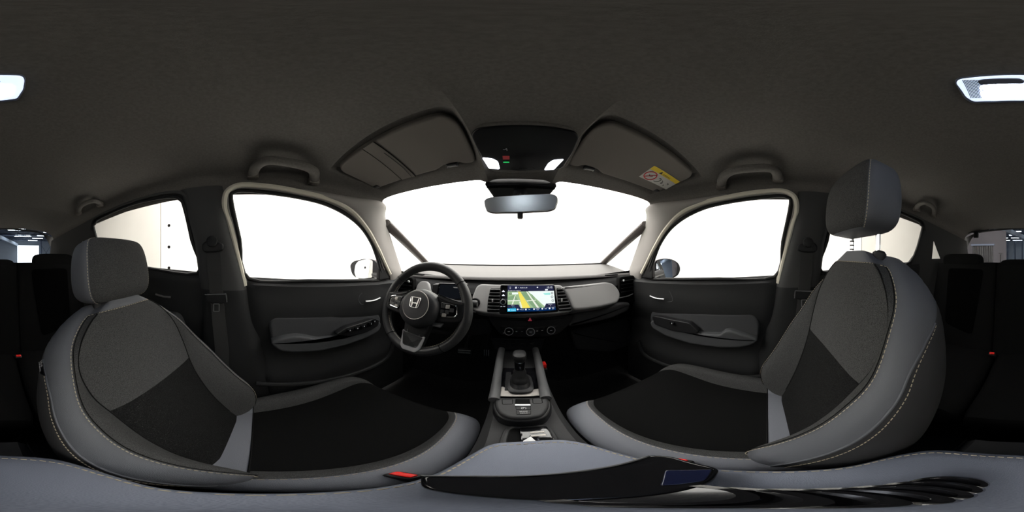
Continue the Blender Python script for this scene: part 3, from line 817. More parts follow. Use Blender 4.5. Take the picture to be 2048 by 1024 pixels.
ui('search_field', [(1024, 585), (1036, 584.7), (1036, 588.5), (1024, 589)], 'ui_pale', .0015, .002)
ui('info_box', [(1015.0, 609.3), (1037.5, 609), (1041, 616.3), (1014.8, 617)], 'ui_panel', .0017)
ui('info_box', [(1092, 607), (1110.2, 606.2), (1110.9, 613.8), (1088.5, 615)], 'ui_panel', .0017)
ui('menu_bar', [(1015.0, 616.2), (1111, 613.6), (1112, 619.8), (1014.8, 623.2)], 'ui_blue', .0010)
ui('menu_tab', [(1015.0, 616), (1032, 615.8), (1032.2, 622.6), (1014.8, 623.2)], 'ui_cyan', .0016)
def ring(name, px, py, r, m, off, th=.0009):
    ux, uy, _ = axes(sn)
    c = SP(px, py, off)
    return obj(name, tube([c + (ux * math.cos(a) + uy * math.sin(a)) * r for a in np.linspace(0, 2 * math.pi, 21)[:-1]], th, 5, closed=True), m, TS)
ring('volume_dial', 1006.3, 604, .0098, 'satin_silver', .002, .002)
obj('dial_centre', lathe([(.0085, 0), (.0085, .004), (.006, .005)], SP(1006.3, 604), sn, 18), 'gloss_black', TS)
for py in (586, 593.5): ring('map_button', 1104, py, .0040, 'ui_dark', .0017)
ring('map_button', 1105.5, 601, .0040, 'ui_dark', .0017)
ring('search_icon', 1021, 587.6, .0034, 'ui_dark', .0017)
for py in (582, 590):
    ui('home_icon', [(1003.5, py + 1.8), (1006.8, py - 2), (1010, py + 1.8)], 'ui_white', .0008)
ux_, uy_, _ = axes(sn)
def stext(s, px, py, size, m='ui_white', off=.0022, align='LEFT'):
    return text('lettering', s, size, SP(px, py, off), ux_, uy_, m, TS, align=align)
stext('15:12', 1093.3, 576.6, .0105)
stext('Audio is off', 1040, 576.4, .0062); stext('<', 1036, 576.4, .006); stext('HD', 1019, 575.2, .0045); stext('88', 1019.4, 577.8, .0045); stext('*', 1032, 577, .008)
ui('phone_mark', [(1030.5, 573.8), (1033.5, 573.6), (1033.5, 576.8), (1030.5, 577)], 'ui_white', .001)
ui('signal_dot', [(1073.5, 573.5), (1076.2, 573.4), (1076.2, 576), (1073.5, 576.1)], 'ui_white', .001, .003)
stext('Ga naar een wegpunt', 1016.2, 581.8, .0058)
ui('gps_mark', [(1090.2, 578.2), (1095.5, 578), (1095.6, 580.7), (1090.3, 581)], 'ui_white', .001)
stext('Afstand', 1022.6, 611.6, .0038); stext('0,2 km', 1024.5, 614.6, .0045, 'ui_cyan')
stext('Aankomst', 1096.5, 609.4, .0038); stext('P', 1100.3, 612.4, .0055)
stext('Navigatie', 1021.5, 620.6, .0048)
for s, px, py in (('Telefoon', 1039, 619.9), ('FM', 1057, 619.5), ('Android', 1071, 617.8), ('Auto', 1073, 620), ('USB', 1089, 618), ('Alle', 1104, 615.5), ('apps', 1104, 617.8)):
    stext(s, px, py, .0048)
for px, py in ((1018, 619.6), (1035.5, 618.8), (1051.8, 618.9), (1068, 618.2), (1084.5, 617.2), (1099, 616.6)):
    ui('menu_icon', [(px - 1.5, py - 1.5), (px + 1.5, py - 1.5), (px + 1.5, py + 1.5), (px - 1.5, py + 1.5)], 'ui_white', .0019, .002)
stext('VOL', 1004.3, 598.6, .0032); stext('OFF', 1000.9, 613.6, .0042); stext('DISP', 1006.6, 613.4, .0042)

# ---------------------------------------------------------------- climate controls
cc = thing('climate_panel', 'black climate control strip with three chrome-ringed knobs', 'control panel', at_y(1060, 668, .70))
obj('panel', slab(rnd(PY([(1000, 652), (1060, 655), (1118, 650), (1112, 668), (1060, 671), (1008, 669)], .708), .012), NY, .006, .003), 'dash_dark', cc)
for px, py in ((1018, 661), (1060, 662), (1100, 659)):
    c = at_y(px, py, .705); ax = unit((0, -1, .25))
    kb = obj('knob', lathe([(.0200, 0), (.0200, .012), (.0170, .022), (.0160, .0225)], c, ax, 26), 'black_plastic', cc)
    obj('knob_ring', tube([c + ax * .0215 + (A([1, 0, 0]) * math.cos(a) + np.cross(ax, (1, 0, 0)) * math.sin(a)) * .0175 for a in np.linspace(0, 2 * math.pi, 29)[:-1]], .0015, 6, closed=True), 'silver_paint', kb)
    obj('knob_face', lathe([(.0155, .0), (.0155, .0005)], c + ax * .0226, ax, 22), 'gloss_black', kb)
    obj('knob_mark', box(c + ax * .0236, (.010, .0006, .003)), 'print_white', kb)
for px, py in ((1033, 662), (1044, 662), (1074, 661), (1084, 660), (1008, 665)):
    c = at_y(px, py, .703)
    b_ = obj('button', box(c, (.012, .01, .012), bev=.002), 'black_plastic', cc)
    obj('button_mark', box(c + A([0, -.0053, 0]), (.007, .0006, .003)), 'print_white', b_)
hz = thing('hazard_switch', 'red triangle hazard warning switch under the touchscreen', 'switch', at_y(1060, 643, .712))
obj('button', slab(rnd(PY([(1052, 633), (1068, 633), (1068, 645), (1052, 645)], .711), .004), NY, .012, .002), 'black_plastic', hz)
obj('triangle', slab(PY([(1060, 635), (1064.2, 642), (1055.8, 642)], .7102), NY, .001, 0), 'hazard_red', hz)
lb = thing('socket_panel', 'black lower panel with a row of sockets above the gear lever', 'panel', at_y(1036, 700, .76))
obj('panel', slab(rnd(PY([(980, 676), (1090, 676), (1082, 700), (990, 700)], .765), .012), NY, .06, .006), 'dash_dark', lb)
for px in (1007, 1027, 1044, 1062):
    c = at_y(px, 687, .763)
    s_ = obj('socket', box(c, (.020, .008, .020), bev=.003), 'black_plastic', lb)
    obj('socket_mark', box(c + A([0, -.0045, .002]), (.012, .0006, .004)), 'console_rail', s_)

# ---------------------------------------------------------------- steering wheel
tw = math.radians(24)
WC = A([-0.306, 0.500, -0.192]); WX = A([1.0, 0, 0]); WY_ = A([0, math.sin(tw), math.cos(tw)]); WN = A([0, -math.cos(tw), math.sin(tw)])
def wl(x, y, n=0.0): return WC + WX * x + WY_ * y + WN * n
sw = thing('steering_wheel', 'black leather steering wheel with silver trim and emblem, left of the touchscreen', 'steering wheel', wl(0, -.19))
def rim(u, v):
    a = 2 * math.pi * u; b = 2 * math.pi * v
    r = 0.0165 * (1 + 0.10 * math.cos(2 * a) ** 2)
    R_ = 0.1655 + r * math.cos(b); return wl(R_ * math.cos(a), R_ * math.sin(a), r * 1.12 * math.sin(b))
obj('rim', grid(rim, 96, 17, closed_u=True), 'leather', sw)
for a in (38, 142, 232, 308):
    a = math.radians(a)
    obj('rim_seam', tube([wl((.1655 + .0176 * math.cos(b)) * math.cos(a), (.1655 + .0176 * math.cos(b)) * math.sin(a), .0197 * math.sin(b)) for b in np.linspace(0, 2 * math.pi, 17)[:-1]], .0011, 4, closed=True), 'black_matte', sw)
st = [wl(.1488 * math.cos(a), .1488 * math.sin(a), .006) for a in np.linspace(math.radians(150), math.radians(390), 120)]
obj('stitching', dashes(st, .004, .003, .0009), 'thread', sw, kind='stuff')
hub = obj('hub', loft([[wl(.078 * s * math.cos(a) * (1 + .05 * math.cos(2 * a)), -.006 + .074 * s * math.sin(a), h) for a in np.linspace(0, 2 * math.pi, 41)[:-1]] for s, h in ((.92, -.045), (1.0, -.02), (1.0, .012), (.93, .034), (.80, .046), (.62, .050))], caps=True), 'hub_plastic', sw)
cap = obj('airbag_cover', loft([[wl(.050 * s * math.cos(a), .002 + .050 * s * math.sin(a), h) for a in np.linspace(0, 2 * math.pi, 41)[:-1]] for s, h in ((1.0, .040), (1.0, .0525), (.96, .0545), (.5, .0565), (.05, .057))], caps=True), 'hub_cap', sw)
obj('cover_ring', tube([wl(.0505 * math.cos(a), .002 + .0505 * math.sin(a), .0525) for a in np.linspace(0, 2 * math.pi, 41)[:-1]], .0014, 5, closed=True), 'gate_silver', cap)
# emblem: rounded frame with a slab letter
em = lambda x, y: wl(x, .010 + y, .0585)
fr = rnd([em(-.0205, .018), em(.0205, .018), em(.0165, -.018), em(-.0165, -.018)], .008, 4)
obj('emblem_frame', tube(fr, .0016, 6, closed=True), 'chrome', cap)
obj('emblem_letter', slab([em(-.0165, .0165), em(-.0115, .0165), em(-.0078, -.0005), em(.0078, -.0005), em(.0115, .0165), em(.0165, .0165), em(.0112, -.0165), em(.0066, -.0165), em(.0066, -.0042), em(-.0066, -.0042), em(-.0066, -.0165), em(-.0112, -.0165)], WN, .004, .0008), 'chrome', cap)
for sg in (-1, 1):
    sp_ = obj('spoke', slab(rnd([wl(sg * x, y, .020) for x, y in ((.055, .052), (.10, .040), (.160, .036), (.162, -.020), (.145, -.036), (.060, -.046))], .012), WN, .035, .006), 'black_plastic', sw)
    obj('spoke_top', slab(rnd([wl(sg * x, y, .0225) for x, y in ((.058, .056), (.11, .043), (.158, .034), (.152, .024), (.10, .030), (.07, .040))], .006), WN, .01, .003), 'leather', sw)
    bt = obj('button_block', slab(rnd([wl(sg * x, y, .026) for x, y in ((.078, .027), (.125, .024), (.140, .010), (.136, -.016), (.085, -.022))], .006), WN, .012, .002), 'gloss_black', sw)
    obj('button_chrome', tube(cat_rom([wl(sg * x, y, .0265) for x, y in ((.112, .025), (.134, .018), (.139, .0), (.132, -.017), (.090, -.022))], 5), .0022, 6), 'chrome', bt)
    for x, y in ((.090, .014), (.106, .014), (.090, -.004), (.106, -.004), (.121, .004), (.098, -.015)):
        k_ = obj('button', slab(rnd([wl(sg * x + a, y + b, .0285) for a, b in ((-.007, .0065), (.007, .0065), (.007, -.0065), (-.007, -.0065))], .002), WN, .004, .001), 'gate_silver' if y < -.01 or (y > .01 and x > .1) else 'console_grey', bt)
obj('lower_button', slab(rnd([wl(x, y, .018) for x, y in ((.062, -.046), (.098, -.044), (.090, -.060), (.060, -.060))], .004), WN, .008, .002), 'console_rail', sw)
ls = obj('lower_spoke', slab(rnd([wl(x, y, .016) for x, y in ((-.050, -.060), (.050, -.060), (.034, -.146), (.018, -.157), (-.018, -.157), (-.034, -.146))], .01), WN, .03, .004), 'black_plastic', sw)
obj('silver_trim', slab(rnd([wl(x, y, .0225) for x, y in ((-.044, -.095), (-.038, -.098), (-.024, -.146), (.024, -.146), (.034, -.105), (.044, -.102), (.036, -.156), (.024, -.168), (-.024, -.168), (-.036, -.156))], .005), WN, .010, .003), 'silver_paint', ls)
obj('inner_trim', tube([wl(x, y, .019) for x, y in ((-.026, -.09), (-.018, -.132), (.016, -.134), (.024, -.10))], .0016, 5), 'console_rail', ls)
# column and stalks
colm = thing('steering_column', 'black steering column shroud with stalks behind the wheel', 'steering column', wl(0, -.06, -.2))
obj('shroud', loft([[wl(.062 * s * math.cos(a), -.012 + .060 * s * math.sin(a), h) for a in np.linspace(0, 2 * math.pi, 25)[:-1]] for s, h in ((.9, -.035), (1.0, -.06), (1.15, -.16), (1.25, -.27))], caps=True), 'black_plastic', colm)
for sg, L in ((-1, (.06, .165)), (1, (.06, .160))):
    k_ = obj('stalk', tube([wl(sg * L[0], .028, -.06), wl(sg * (L[0] + .06), .036, -.055), wl(sg * L[1], .040, -.045)], [.008, .009, .0125], 10), 'black_plastic', colm)
    obj('stalk_tip', lathe([(.0128, 0), (.0135, .018), (.012, .026)], wl(sg * L[1], .040, -.045), WX * sg, 14), 'console_grey', k_)
    obj('stalk_mark', box(wl(sg * (L[1] - .02), .046, -.034), (.022, .002, .004)), 'print_white', k_)
obj('starter_knob', lathe([(.022, 0), (.022, .012), (.018, .014)], at_y(951, 605, .70), (0, -1, .1), 20), 'black_plastic', dash)
# pedals
br = thing('brake_pedal', 'wide metal brake pedal with dark rubber stripes in the driver footwell', 'pedal', at_y(928, 716, 1.0))
bp_ = PY([(915, 697), (943, 699), (942, 713), (914, 711)], 1.0)
obj('pad', slab(rnd(bp_, .008), (0, -1, .35), .012, .002), 'black_plastic', br)
for t in (.12, .42, .72):
    a, b = lerp(bp_[0], bp_[3], t), lerp(bp_[1], bp_[2], t); a2, b2 = lerp(bp_[0], bp_[3], t + .17), lerp(bp_[1], bp_[2], t + .17)
    obj('metal_strip', slab([lerp(a, b, .05) + A([0, -.003, 0]), lerp(a, b, .95) + A([0, -.003, 0]), lerp(a2, b2, .95) + A([0, -.003, 0]), lerp(a2, b2, .05) + A([0, -.003, 0])], NY, .004, .0005), 'silver_paint', br)
obj('arm', tube([sum(bp_) / 4 + A([0, .01, 0]), sum(bp_) / 4 + A([.01, .13, .10]), sum(bp_) / 4 + A([.01, .12, .22])], .012, 8), 'black_plastic', br)
ac = thing('accelerator_pedal', 'narrow metal accelerator pedal left of the centre console', 'pedal', at_y(973, 722, 1.0))
ap_ = PY([(967, 699), (979, 699), (979, 720), (967, 720)], 1.0)
obj('pad', slab(rnd(ap_, .008), (0, -1, .35), .012, .002), 'black_plastic', ac)
for t in (.08, .42, .76):
    a, b = lerp(ap_[0], ap_[1], t), lerp(ap_[3], ap_[2], t); a2, b2 = lerp(ap_[0], ap_[1], t + .16), lerp(ap_[3], ap_[2], t + .16)
    obj('metal_strip', slab([lerp(a, b, .03) + A([0, -.003, 0]), lerp(a, b, .97) + A([0, -.003, 0]), lerp(a2, b2, .97) + A([0, -.003, 0]), lerp(a2, b2, .03) + A([0, -.003, 0])], NY, .004, .0005), 'silver_paint', ac)
obj('arm', tube([sum(ap_) / 4 + A([0, .01, 0]), sum(ap_) / 4 + A([0, .13, .12]), sum(ap_) / 4 + A([0, .12, .22])], .010, 8), 'black_plastic', ac)

# ---------------------------------------------------------------- centre console
co = thing('centre_console', 'dark centre console with grey rails between the front seats', 'console', (CX, .45, FLOOR))
NZ = (0, 0, 1)
def cbody(u, v):                                 # side walls and lower deck
    y = lerp(-0.30, 0.86, v)
    w = float(np.interp(y, [-.3, .2, .32, .42, .9], [.080, .088, .090, .088, .100])); zt = float(np.interp(y, [-.3, .15, .21, .30, .36, .43, .90], [-.66, -.65, -.565, -.555, -.545, -.525, -.515]))
    prof = [(-w + .005, FLOOR), (-w, -.66), (-w, zt - .03), (-w + .018, zt), (0, zt), (w - .018, zt), (w, zt - .03), (w, -.66), (w - .005, FLOOR)]
    s = u * (len(prof) - 1); i = min(int(s), len(prof) - 2); t = s - i
    return A([CX + lerp(prof[i][0], prof[i + 1][0], t), y, lerp(prof[i][1], prof[i + 1][1], t)])
obj('console_body', grid(cbody, 33, 40), 'console_grey', co)
for sg in (-1, 1):
    P = [at_z(988, 800, -.50), at_z(994, 760, -.50), at_z(999, 720, -.49), at_z(1003, 698, -.47)] if sg < 0 else [at_z(1092, 797, -.50), at_z(1084, 760, -.50), at_z(1076, 720, -.49), at_z(1070, 698, -.47)]
    obj('side_rail', tube(cat_rom(P, 6), .0155, 12, flat=(1.0, (0, 0, 1))), 'console_rail', co)
def PZ(L, z): return [at_z(p[0], p[1], z) for p in L]
obj('gate_plate', slab(rnd(PZ([(1000, 792), (1084, 791), (1076, 735), (1006, 735)], -.508), .008), NZ, .02, .002), 'gloss_black', co)
obj('gate_silver', slab(PZ([(1000, 792), (1083, 790.5), (1078, 777), (1052, 781), (1020, 780), (1006, 773), (999, 774)], -.5065), NZ, .004, .0008), 'gate_silver', co)
obj('gate_scale', slab(rnd(PZ([(1009, 781), (1024, 781), (1022, 744), (1012, 744)], -.5055), .004), NZ, .004, .001), 'black_plastic', co)
for s, py in (('P', 765), ('R', 770.5), ('N', 776), ('D', 781)):
    p = at_z(1015, py, -.5048); text('lettering', s, .009, p, (1, 0, 0), (0, 1, 0), 'print_white', co)
# rear pad of the console with the parking brake switches
pad = PZ([(990, 794), (1096, 792), (1098, 812), (1086, 830), (1060, 836), (1022, 836), (1000, 828), (990, 812)], -.497)
obj('switch_pad', slab(rnd(pad, .015), NZ, .035, .008), 'console_grey', co)
cpad = sum(pad) / len(pad)
obj('pad_rim', slab(rnd([cpad + (p - cpad) * A([1.10, 1.10, 1]) - A([0, .003, .012]) for p in pad], .015), NZ, .05, .006), 'black_plastic', co)
obj('cubby', slab(rnd(PZ([(1031, 798), (1059, 798), (1061, 808), (1030, 808)], -.4963), .002), NZ, .002, 0), 'black_matte', co)
obj('brake_lever', slab(PZ([(1030, 808), (1061, 808), (1061.5, 811), (1030, 811)], -.493), NZ, .008, .001), 'satin_silver', co)
obj('brake_switch', slab(rnd(PZ([(1031, 812), (1061, 812), (1062, 819), (1032, 819)], -.495), .002), NZ, .006, .001), 'black_plastic', co)
obj('hold_switch', slab(rnd(PZ([(1032, 821), (1062, 820.5), (1062, 828), (1033, 828.5)], -.495), .002), NZ, .006, .001), 'black_plastic', co)
text('lettering', '(P)', .011, at_z(1042, 817.5, -.4942), (1, 0, 0), (0, 1, 0), 'print_white', co)
text('lettering', 'BRAKE', .006, at_z(1039, 824, -.4942), (1, 0, 0), (0, 1, 0), 'print_white', co)
text('lettering', 'HOLD', .006, at_z(1040.5, 827.2, -.4942), (1, 0, 0), (0, 1, 0), 'print_white', co)
for L in ([(1004, 799), (1025, 798), (1025, 808), (1005, 809)], [(1065, 797), (1083, 796.5), (1085, 806), (1066, 807)]):
    q = rnd(PZ(L, -.4965), .004); obj('blank_button', slab(q, NZ, .003, .0005), 'console_grey', co); obj('button_gap', tube(q, .0008, 4, closed=True), 'black_matte', co)
# cup holder well
cup = rnd(PZ([(1014, 860), (1028, 853), (1082, 852), (1098, 858), (1108, 874), (1112, 895), (1006, 895), (1006, 880)], -.553), .02)
obj('cup_well', slab(cup, NZ, .004, 0), 'black_matte', co)
obj('cup_rim', tube(cup, .006, 8, closed=True), 'console_grey', co)

# gear lever
gl = thing('gear_lever', 'black gear lever with leather boot and silver band on the console', 'gear lever', at_z(1040, 785, -.506))
gb = at_z(1040, 768, -.5045); gt = A([gb[0] + .000, gb[1] + .035, -.372])
def gring(c, w, d, n=20, pw=3.5):
    out = []
    for a in np.linspace(0, 2 * math.pi, n + 1)[:-1]:
        ca, sa = math.cos(a), math.sin(a)
        out.append(c + A([w * math.copysign(abs(ca) ** (2 / pw), ca), d * math.copysign(abs(sa) ** (2 / pw), sa), 0]))
    return out
obj('boot_frame', loft([gring(gb + A([0, 0, h]), w, d) for w, d, h in ((.040, .058, .0), (.040, .058, .008), (.034, .052, .011))], caps=True), 'black_plastic', gl)
boot = []
for k in range(9):
    t = k / 8; c = lerp(gb + A([0, 0, .006]), lerp(gb, gt, .56), t)
    wv = 1 + .07 * math.sin(k * 2.4)
    boot.append(gring(c, lerp(.033, .017, t ** .7) * wv, lerp(.050, .019, t ** .7) * wv, 20, 2.6))
obj('boot', loft(boot, caps=True), 'knob_leather', gl)
obj('shaft', loft([gring(lerp(gb, gt, t), w, w * 1.1, 18, 2.4) for t, w in ((.54, .0165), (.58, .0175), (.80, .0175), (.82, .0165))], caps=True), 'gloss_black', gl)
obj('band', loft([gring(lerp(gb, gt, t), w, w * 1.1, 18, 2.4) for t, w in ((.80, .0178), (.83, .0180), (.835, .0165))], caps=True), 'chrome', gl)
obj('knob', loft([gring(lerp(gb, gt, t), w, w * 1.25, 20, 2.6) for t, w in ((.82, .0165), (.88, .0215), (.96, .0235), (1.03, .0215), (1.07, .014), (1.08, .006))], caps=True), 'knob_leather', gl)
rt = at_z(1088, 730, -.52)
rr = thing('red_release_tab', 'small red plastic tab right of the gear lever', 'tab', rt - A([0, 0, .02]))
obj('tab', box(rt, (.016, .030, .028), bev=.004), 'red_plastic', rr)
obj('tab_base', box(rt - A([0, .004, .022]), (.02, .036, .02), bev=.003), 'black_plastic', rr)
# key with paper tag in the cup holder
kx = at_z(1072, 872, -.548)
ky = thing('car_key', 'black car key with silver bars lying in the cup holder', 'key', kx)
obj('shell', box(kx, (.055, .075, .012), bev=.005), 'gloss_black', ky)
for dy in (.010, .024): obj('silver_bar', box(kx + A([.004, dy - .012, .0065]), (.026, .007, .002), bev=.0008), 'gate_silver', ky)
kp = PZ([(1061, 873), (1080, 888), (1066, 893), (1046, 887), (1046, 882)], -.538)
tg_ = obj('key_tag', slab(kp, (.1, -.1, 1), .0012, 0), 'paper', label='white paper tag on the key in the cup holder', cat='tag')

# centre armrest
AZ = -0.450
OUT = [(-.048, -.02), (-.060, -.075), (-.052, -.125), (-.02, -.150), (.035, -.156), (.09, -.146), (.112, -.105), (.110, -.05), (.112, .02), (.106, .10), (.090, .165), (.060, .196), (.010, .198), (-.024, .186), (-.042, .13), (-.045, .05)]
aloop = cat_rom([A([x, y, 0]) for x, y in OUT], 5, True)
ar = thing('console_lid', 'grey padded centre armrest, coloured as in blue lamplight, with tan stitching directly below', 'armrest', (CX, .02, -.62))
ac_ = sum(aloop) / len(aloop)
def aring(s, z): return [ac_ + (p - ac_) * s + A([0, 0, z]) for p in aloop]
obj('cushion', loft([aring(1.03, AZ - .10), aring(1.085, AZ - .085), aring(1.10, AZ - .04), aring(1.085, AZ - .016), aring(1.05, AZ - .004), aring(1.0, AZ), aring(.9, AZ + .004), aring(.6, AZ + .007), aring(.2, AZ + .008)], caps=True), 'armrest_vinyl_lamplit', ar)
obj('stitching', dashes([p + A([0, 0, AZ + .0005]) for p in aloop] + [aloop[0] + A([0, 0, AZ + .0005])], .006, .003, .0010), 'thread', ar, kind='stuff')
obj('hinge_base', box((CX, -.06, -.60), (.10, .18, .10), bev=.015), 'black_plastic', ar)

# camera support lying on the armrest, right under the viewpoint
st_ = thing('camera_stand', 'glossy black camera stand with ringed foot lying on the armrest', 'camera stand', (.03, .02, AZ + .006))
bar = [at_z(px, py, AZ + .029) for px, py in ((842, 950), (950, 951), (1060, 950), (1160, 941), (1250, 925), (1300, 909), (1345, 912), (1440, 936), (1425, 962), (1300, 992), (1120, 1003), (1040, 999), (940, 991), (842, 975))]
obj('plate', slab(rnd(bar, .010, 4), NZ, .018, .004), 'gloss_black', st_)
obj('plate_edge', tube(cat_rom([at_z(px, py, AZ + .031) for px, py in ((842, 951), (950, 952), (1060, 951), (1160, 942), (1250, 926), (1298, 911))], 6), .0016, 6), 'console_rail', st_)
obj('blue_panel', slab(rnd([at_z(px, py, AZ + .0305) for px, py in ((1330, 940), (1425, 938), (1410, 962), (1320, 972))], .004), NZ, .003, .001), 'stand_blue', st_)
for k in range(7):
    t = k / 6
    c = lerp(A([.035, .028, AZ + .022]), A([.034, -.068, AZ + .022]), t)
    r_ = lerp(.030, .019, t)
    obj('ring', lathe([(r_, -.006), (r_ * 1.02, 0), (r_, .006), (r_ * .82, .008 - t * .001), (r_ * .78, .004)], c, (0, .35, 1), 30), 'gloss_black', st_)

# ================================================================ front seats
def tab(v, T, k): return float(np.interp(v, [r[0] for r in T], [r[k] for r in T]))
#        v     uc    ub    us    hb     hs     wb
BT = [(0, 0.135, 0.185, 0.225, 0.05, -0.01, -0.13),
      (0.06, 0.135, 0.195, 0.245, 0.085, 0.02, -0.14),
      (0.12, 0.137, 0.203, 0.258, 0.095, 0.03, -0.145),
      (0.19, 0.14, 0.208, 0.265, 0.082, 0.02, -0.146),
      (0.28, 0.148, 0.215, 0.268, 0.065, 0.008, -0.147),
      (0.35, 0.16, 0.218, 0.268, 0.05, -0.005, -0.149),
      (0.42, 0.18, 0.218, 0.262, 0.028, -0.02, -0.152),
      (0.5, 0.188, 0.206, 0.245, 0.01, -0.035, -0.15),
      (0.56, 0.17, 0.185, 0.222, -0.012, -0.05, -0.142),
      (0.61, 0.13, 0.145, 0.182, -0.025, -0.06, -0.127),
      (0.64, 0.085, 0.1, 0.142, -0.035, -0.065, -0.115),
      (0.662, 0.05, 0.06, 0.1, -0.048, -0.07, -0.1)]
def smoothT(T, n=4):
    return [tuple(p) for p in cat_rom(T, n)]
BTs = smoothT(BT, 4)
def seat(name, label, cx, m, py, pz, rec, hr_up, tagged, hr_w, ctilt):
    s = thing(name, label, 'seat', (cx, py + .2, FLOOR))
    ca, sa = math.cos(rec), math.sin(rec)
    def W(u, v, w): return A([cx + m * u, py - v * sa + w * ca, pz + v * ca + w * sa])
    # ---- backrest: columns with zone ids
    def cols(v):
        uc, ub, us, hb, hs, wb = [tab(v, BTs, k) for k in range(1, 7)]
        half = []                                    # from the centre outwards to the back centre
        dep = -.012 * math.sin(math.pi * min(1, v / .6))
        for k in range(5): t = k / 4; half.append((uc * t, dep * (1 - t * t) - .004 * (t > .9), 0))
        for k in range(1, 7):
            t = k / 6; half.append((lerp(uc, ub, t), hb * math.sin(t * math.pi / 2) ** 1.2, 1))
        w2 = lerp(hs, wb, .45); sp = []
        for k in range(0, 17): a = k / 16 * math.pi / 2; sp.append((ub + (us - ub) * math.sin(a), hs + (hb - hs) * math.cos(a)))
        for k in range(1, 9): t = k / 8; sp.append((us + .004 * math.sin(math.pi * t), lerp(hs, w2, t)))
        for k in range(1, 13): a = k / 12 * math.pi / 2; sp.append((us - .05 * (1 - math.cos(a)), lerp(w2, wb, math.sin(a))))
        sp = np.array(sp); ds = np.concatenate([[0], np.cumsum(np.hypot(*np.diff(sp, axis=0).T))]); ds /= ds[-1]
        sm = .20 + .76 * sstep(.42, .67, v) ** 1.2            # where the side panel seam runs
        for k in range(1, 8): t = sm * k / 7; half.append((np.interp(t, ds, sp[:, 0]), np.interp(t, ds, sp[:, 1]), 2))
        for k in range(1, 10): t = lerp(sm, 1, k / 9); half.append((np.interp(t, ds, sp[:, 0]), np.interp(t, ds, sp[:, 1]), 3))
        for k in range(1, 5): t = k / 4; half.append(((us - .05) * (1 - t), wb - .012 * t, 4))
        return half
    NV = 45; vs = [BTs[-1][0] * k / (NV - 1) for k in range(NV)]
    rows = [cols(v) for v in vs]; nh = len(rows[0])
    zones = {}
    def addq(key, q): zones.setdefault(key, []).append(q)
    for j in range(NV - 1):
        vm = (vs[j] + vs[j + 1]) / 2
        for sg in (1, -1):
            for i in range(nh - 1):
                z = rows[j][i + 1][2]
                if z in (0, 1) and vm > .628: z = 2
                elif z == 0 and vm < .365: z = 5
                q = [W(sg * rows[a][b][0], vs[a], rows[a][b][1]) for a, b in ((j, i), (j, i + 1), (j + 1, i + 1), (j + 1, i))]
                if z == 3 and sg < 0: z = 6
                addq(z, q)
    # cap the top
    top = [W(p[0], vs[-1], p[1]) for p in rows[-1]] + [W(-p[0], vs[-1], p[1]) for p in rows[-1][-2:0:-1]]
    ctop = W(0, vs[-1] + .008, -.06)
    for i in range(len(top)): addq(2, [top[i], top[(i + 1) % len(top)], ctop])
    def emit(name, keys, mm):
        V, F, idx = [], [], {}
        for k in keys:
            for q in zones.get(k, []):
                f = []
                for p in q:
                    kk = tuple(np.round(p, 5))
                    if kk not in idx: idx[kk] = len(V); V.append(p)
                    f.append(idx[kk])
                f2 = []
                for a in f:
                    if a not in f2: f2.append(a)
                if len(f2) > 2: F.append(f2)
        return obj(name, (V, F), mm, s, smooth=50)
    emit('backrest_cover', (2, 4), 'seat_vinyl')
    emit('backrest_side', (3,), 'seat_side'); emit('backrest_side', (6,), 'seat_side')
    emit('backrest_fabric', (0, 1), 'seat_fabric')
    emit('backrest_insert', (5,), 'seat_mesh')
    # seams
    vv = [v for v in np.linspace(.0, .628, 60)]
    def line(col, off=.0015): 
        R = []
        for v in vv: c = cols(v)[col]; R.append((c[0], v, c[1] + off))
        return R
    L1 = line(10); 
    for sg in (1, -1):
        path = [W(sg * (u + .003), v, w + .001) for u, v, w in L1]
        if sg == 1: arch = path + [W(sg * u, .630, np.interp(abs(u), [p[0] for p in cols(.63)[:11]], [p[1] for p in cols(.63)[:11]]) + .002) for u in np.linspace(cols(.63)[10][0], -cols(.63)[10][0], 12)]
        obj('stitching', dashes(arch if sg == 1 else path), 'thread', s, kind='stuff')
        obj('seam', tube([W(sg * (u - .003), v, w + .0005) for u, v, w in L1], .0009, 5), 'black_matte', s)
        Lc = line(4, .0); obj('crease', tube([W(sg * u, v, w) for u, v, w in Lc if v > .05], .0022, 5), 'black_matte', s)
        L2 = [(cols(v)[17][0] + .0005, v, cols(v)[17][1] + .0005) for v in np.linspace(0, .53, 62)]
        obj('stitching', dashes([W(sg * (np.interp(.5, [0, 1], [cols(v)[18][0], cols(v)[17][0]]) + .001), v, np.interp(.5, [0, 1], [cols(v)[18][1], cols(v)[17][1]])) for u, v, w in L2]), 'thread', s, kind='stuff')
        obj('piping', tube([W(sg * u, v, w) for u, v, w in L2], .0022, 6), 'seat_vinyl', s)
    if tagged:
        v0 = .508
        def SPt(c, v): k0 = int(c); q0_, q1_ = cols(v)[k0], cols(v)[k0 + 1]; f = c - k0; return W(lerp(q0_[0], q1_[0], f), v, lerp(q0_[1], q1_[1], f))
        tc0 = SPt(17.0, v0); du = unit(SPt(18.0, v0) - SPt(16.0, v0)); dv = unit(SPt(17.0, v0 + .02) - SPt(17.0, v0 - .02)); n_ = unit(np.cross(du, dv)); n_ = n_ if n_[0] * m > 0 else -n_
        tc0 = tc0 + n_ * .004
        tp = [tc0 + du * a_ + dv * b_ for a_, b_ in ((-.002, .020), (.018, .020), (.018, -.020), (-.002, -.020))]
        tq = obj('airbag_tag', slab(tp, n_, .003, 0), 'gloss_black', s, label='small black label with white print')
        yd = unit(tp[0] - tp[3]); xd = unit(np.cross(n_, yd))
        xt = unit(tp[3] - tp[0]); yt = unit(np.cross(n_, xt))
        b0 = tp[0] if (tp[1] - tp[0]).dot(yt) > 0 else tp[1]
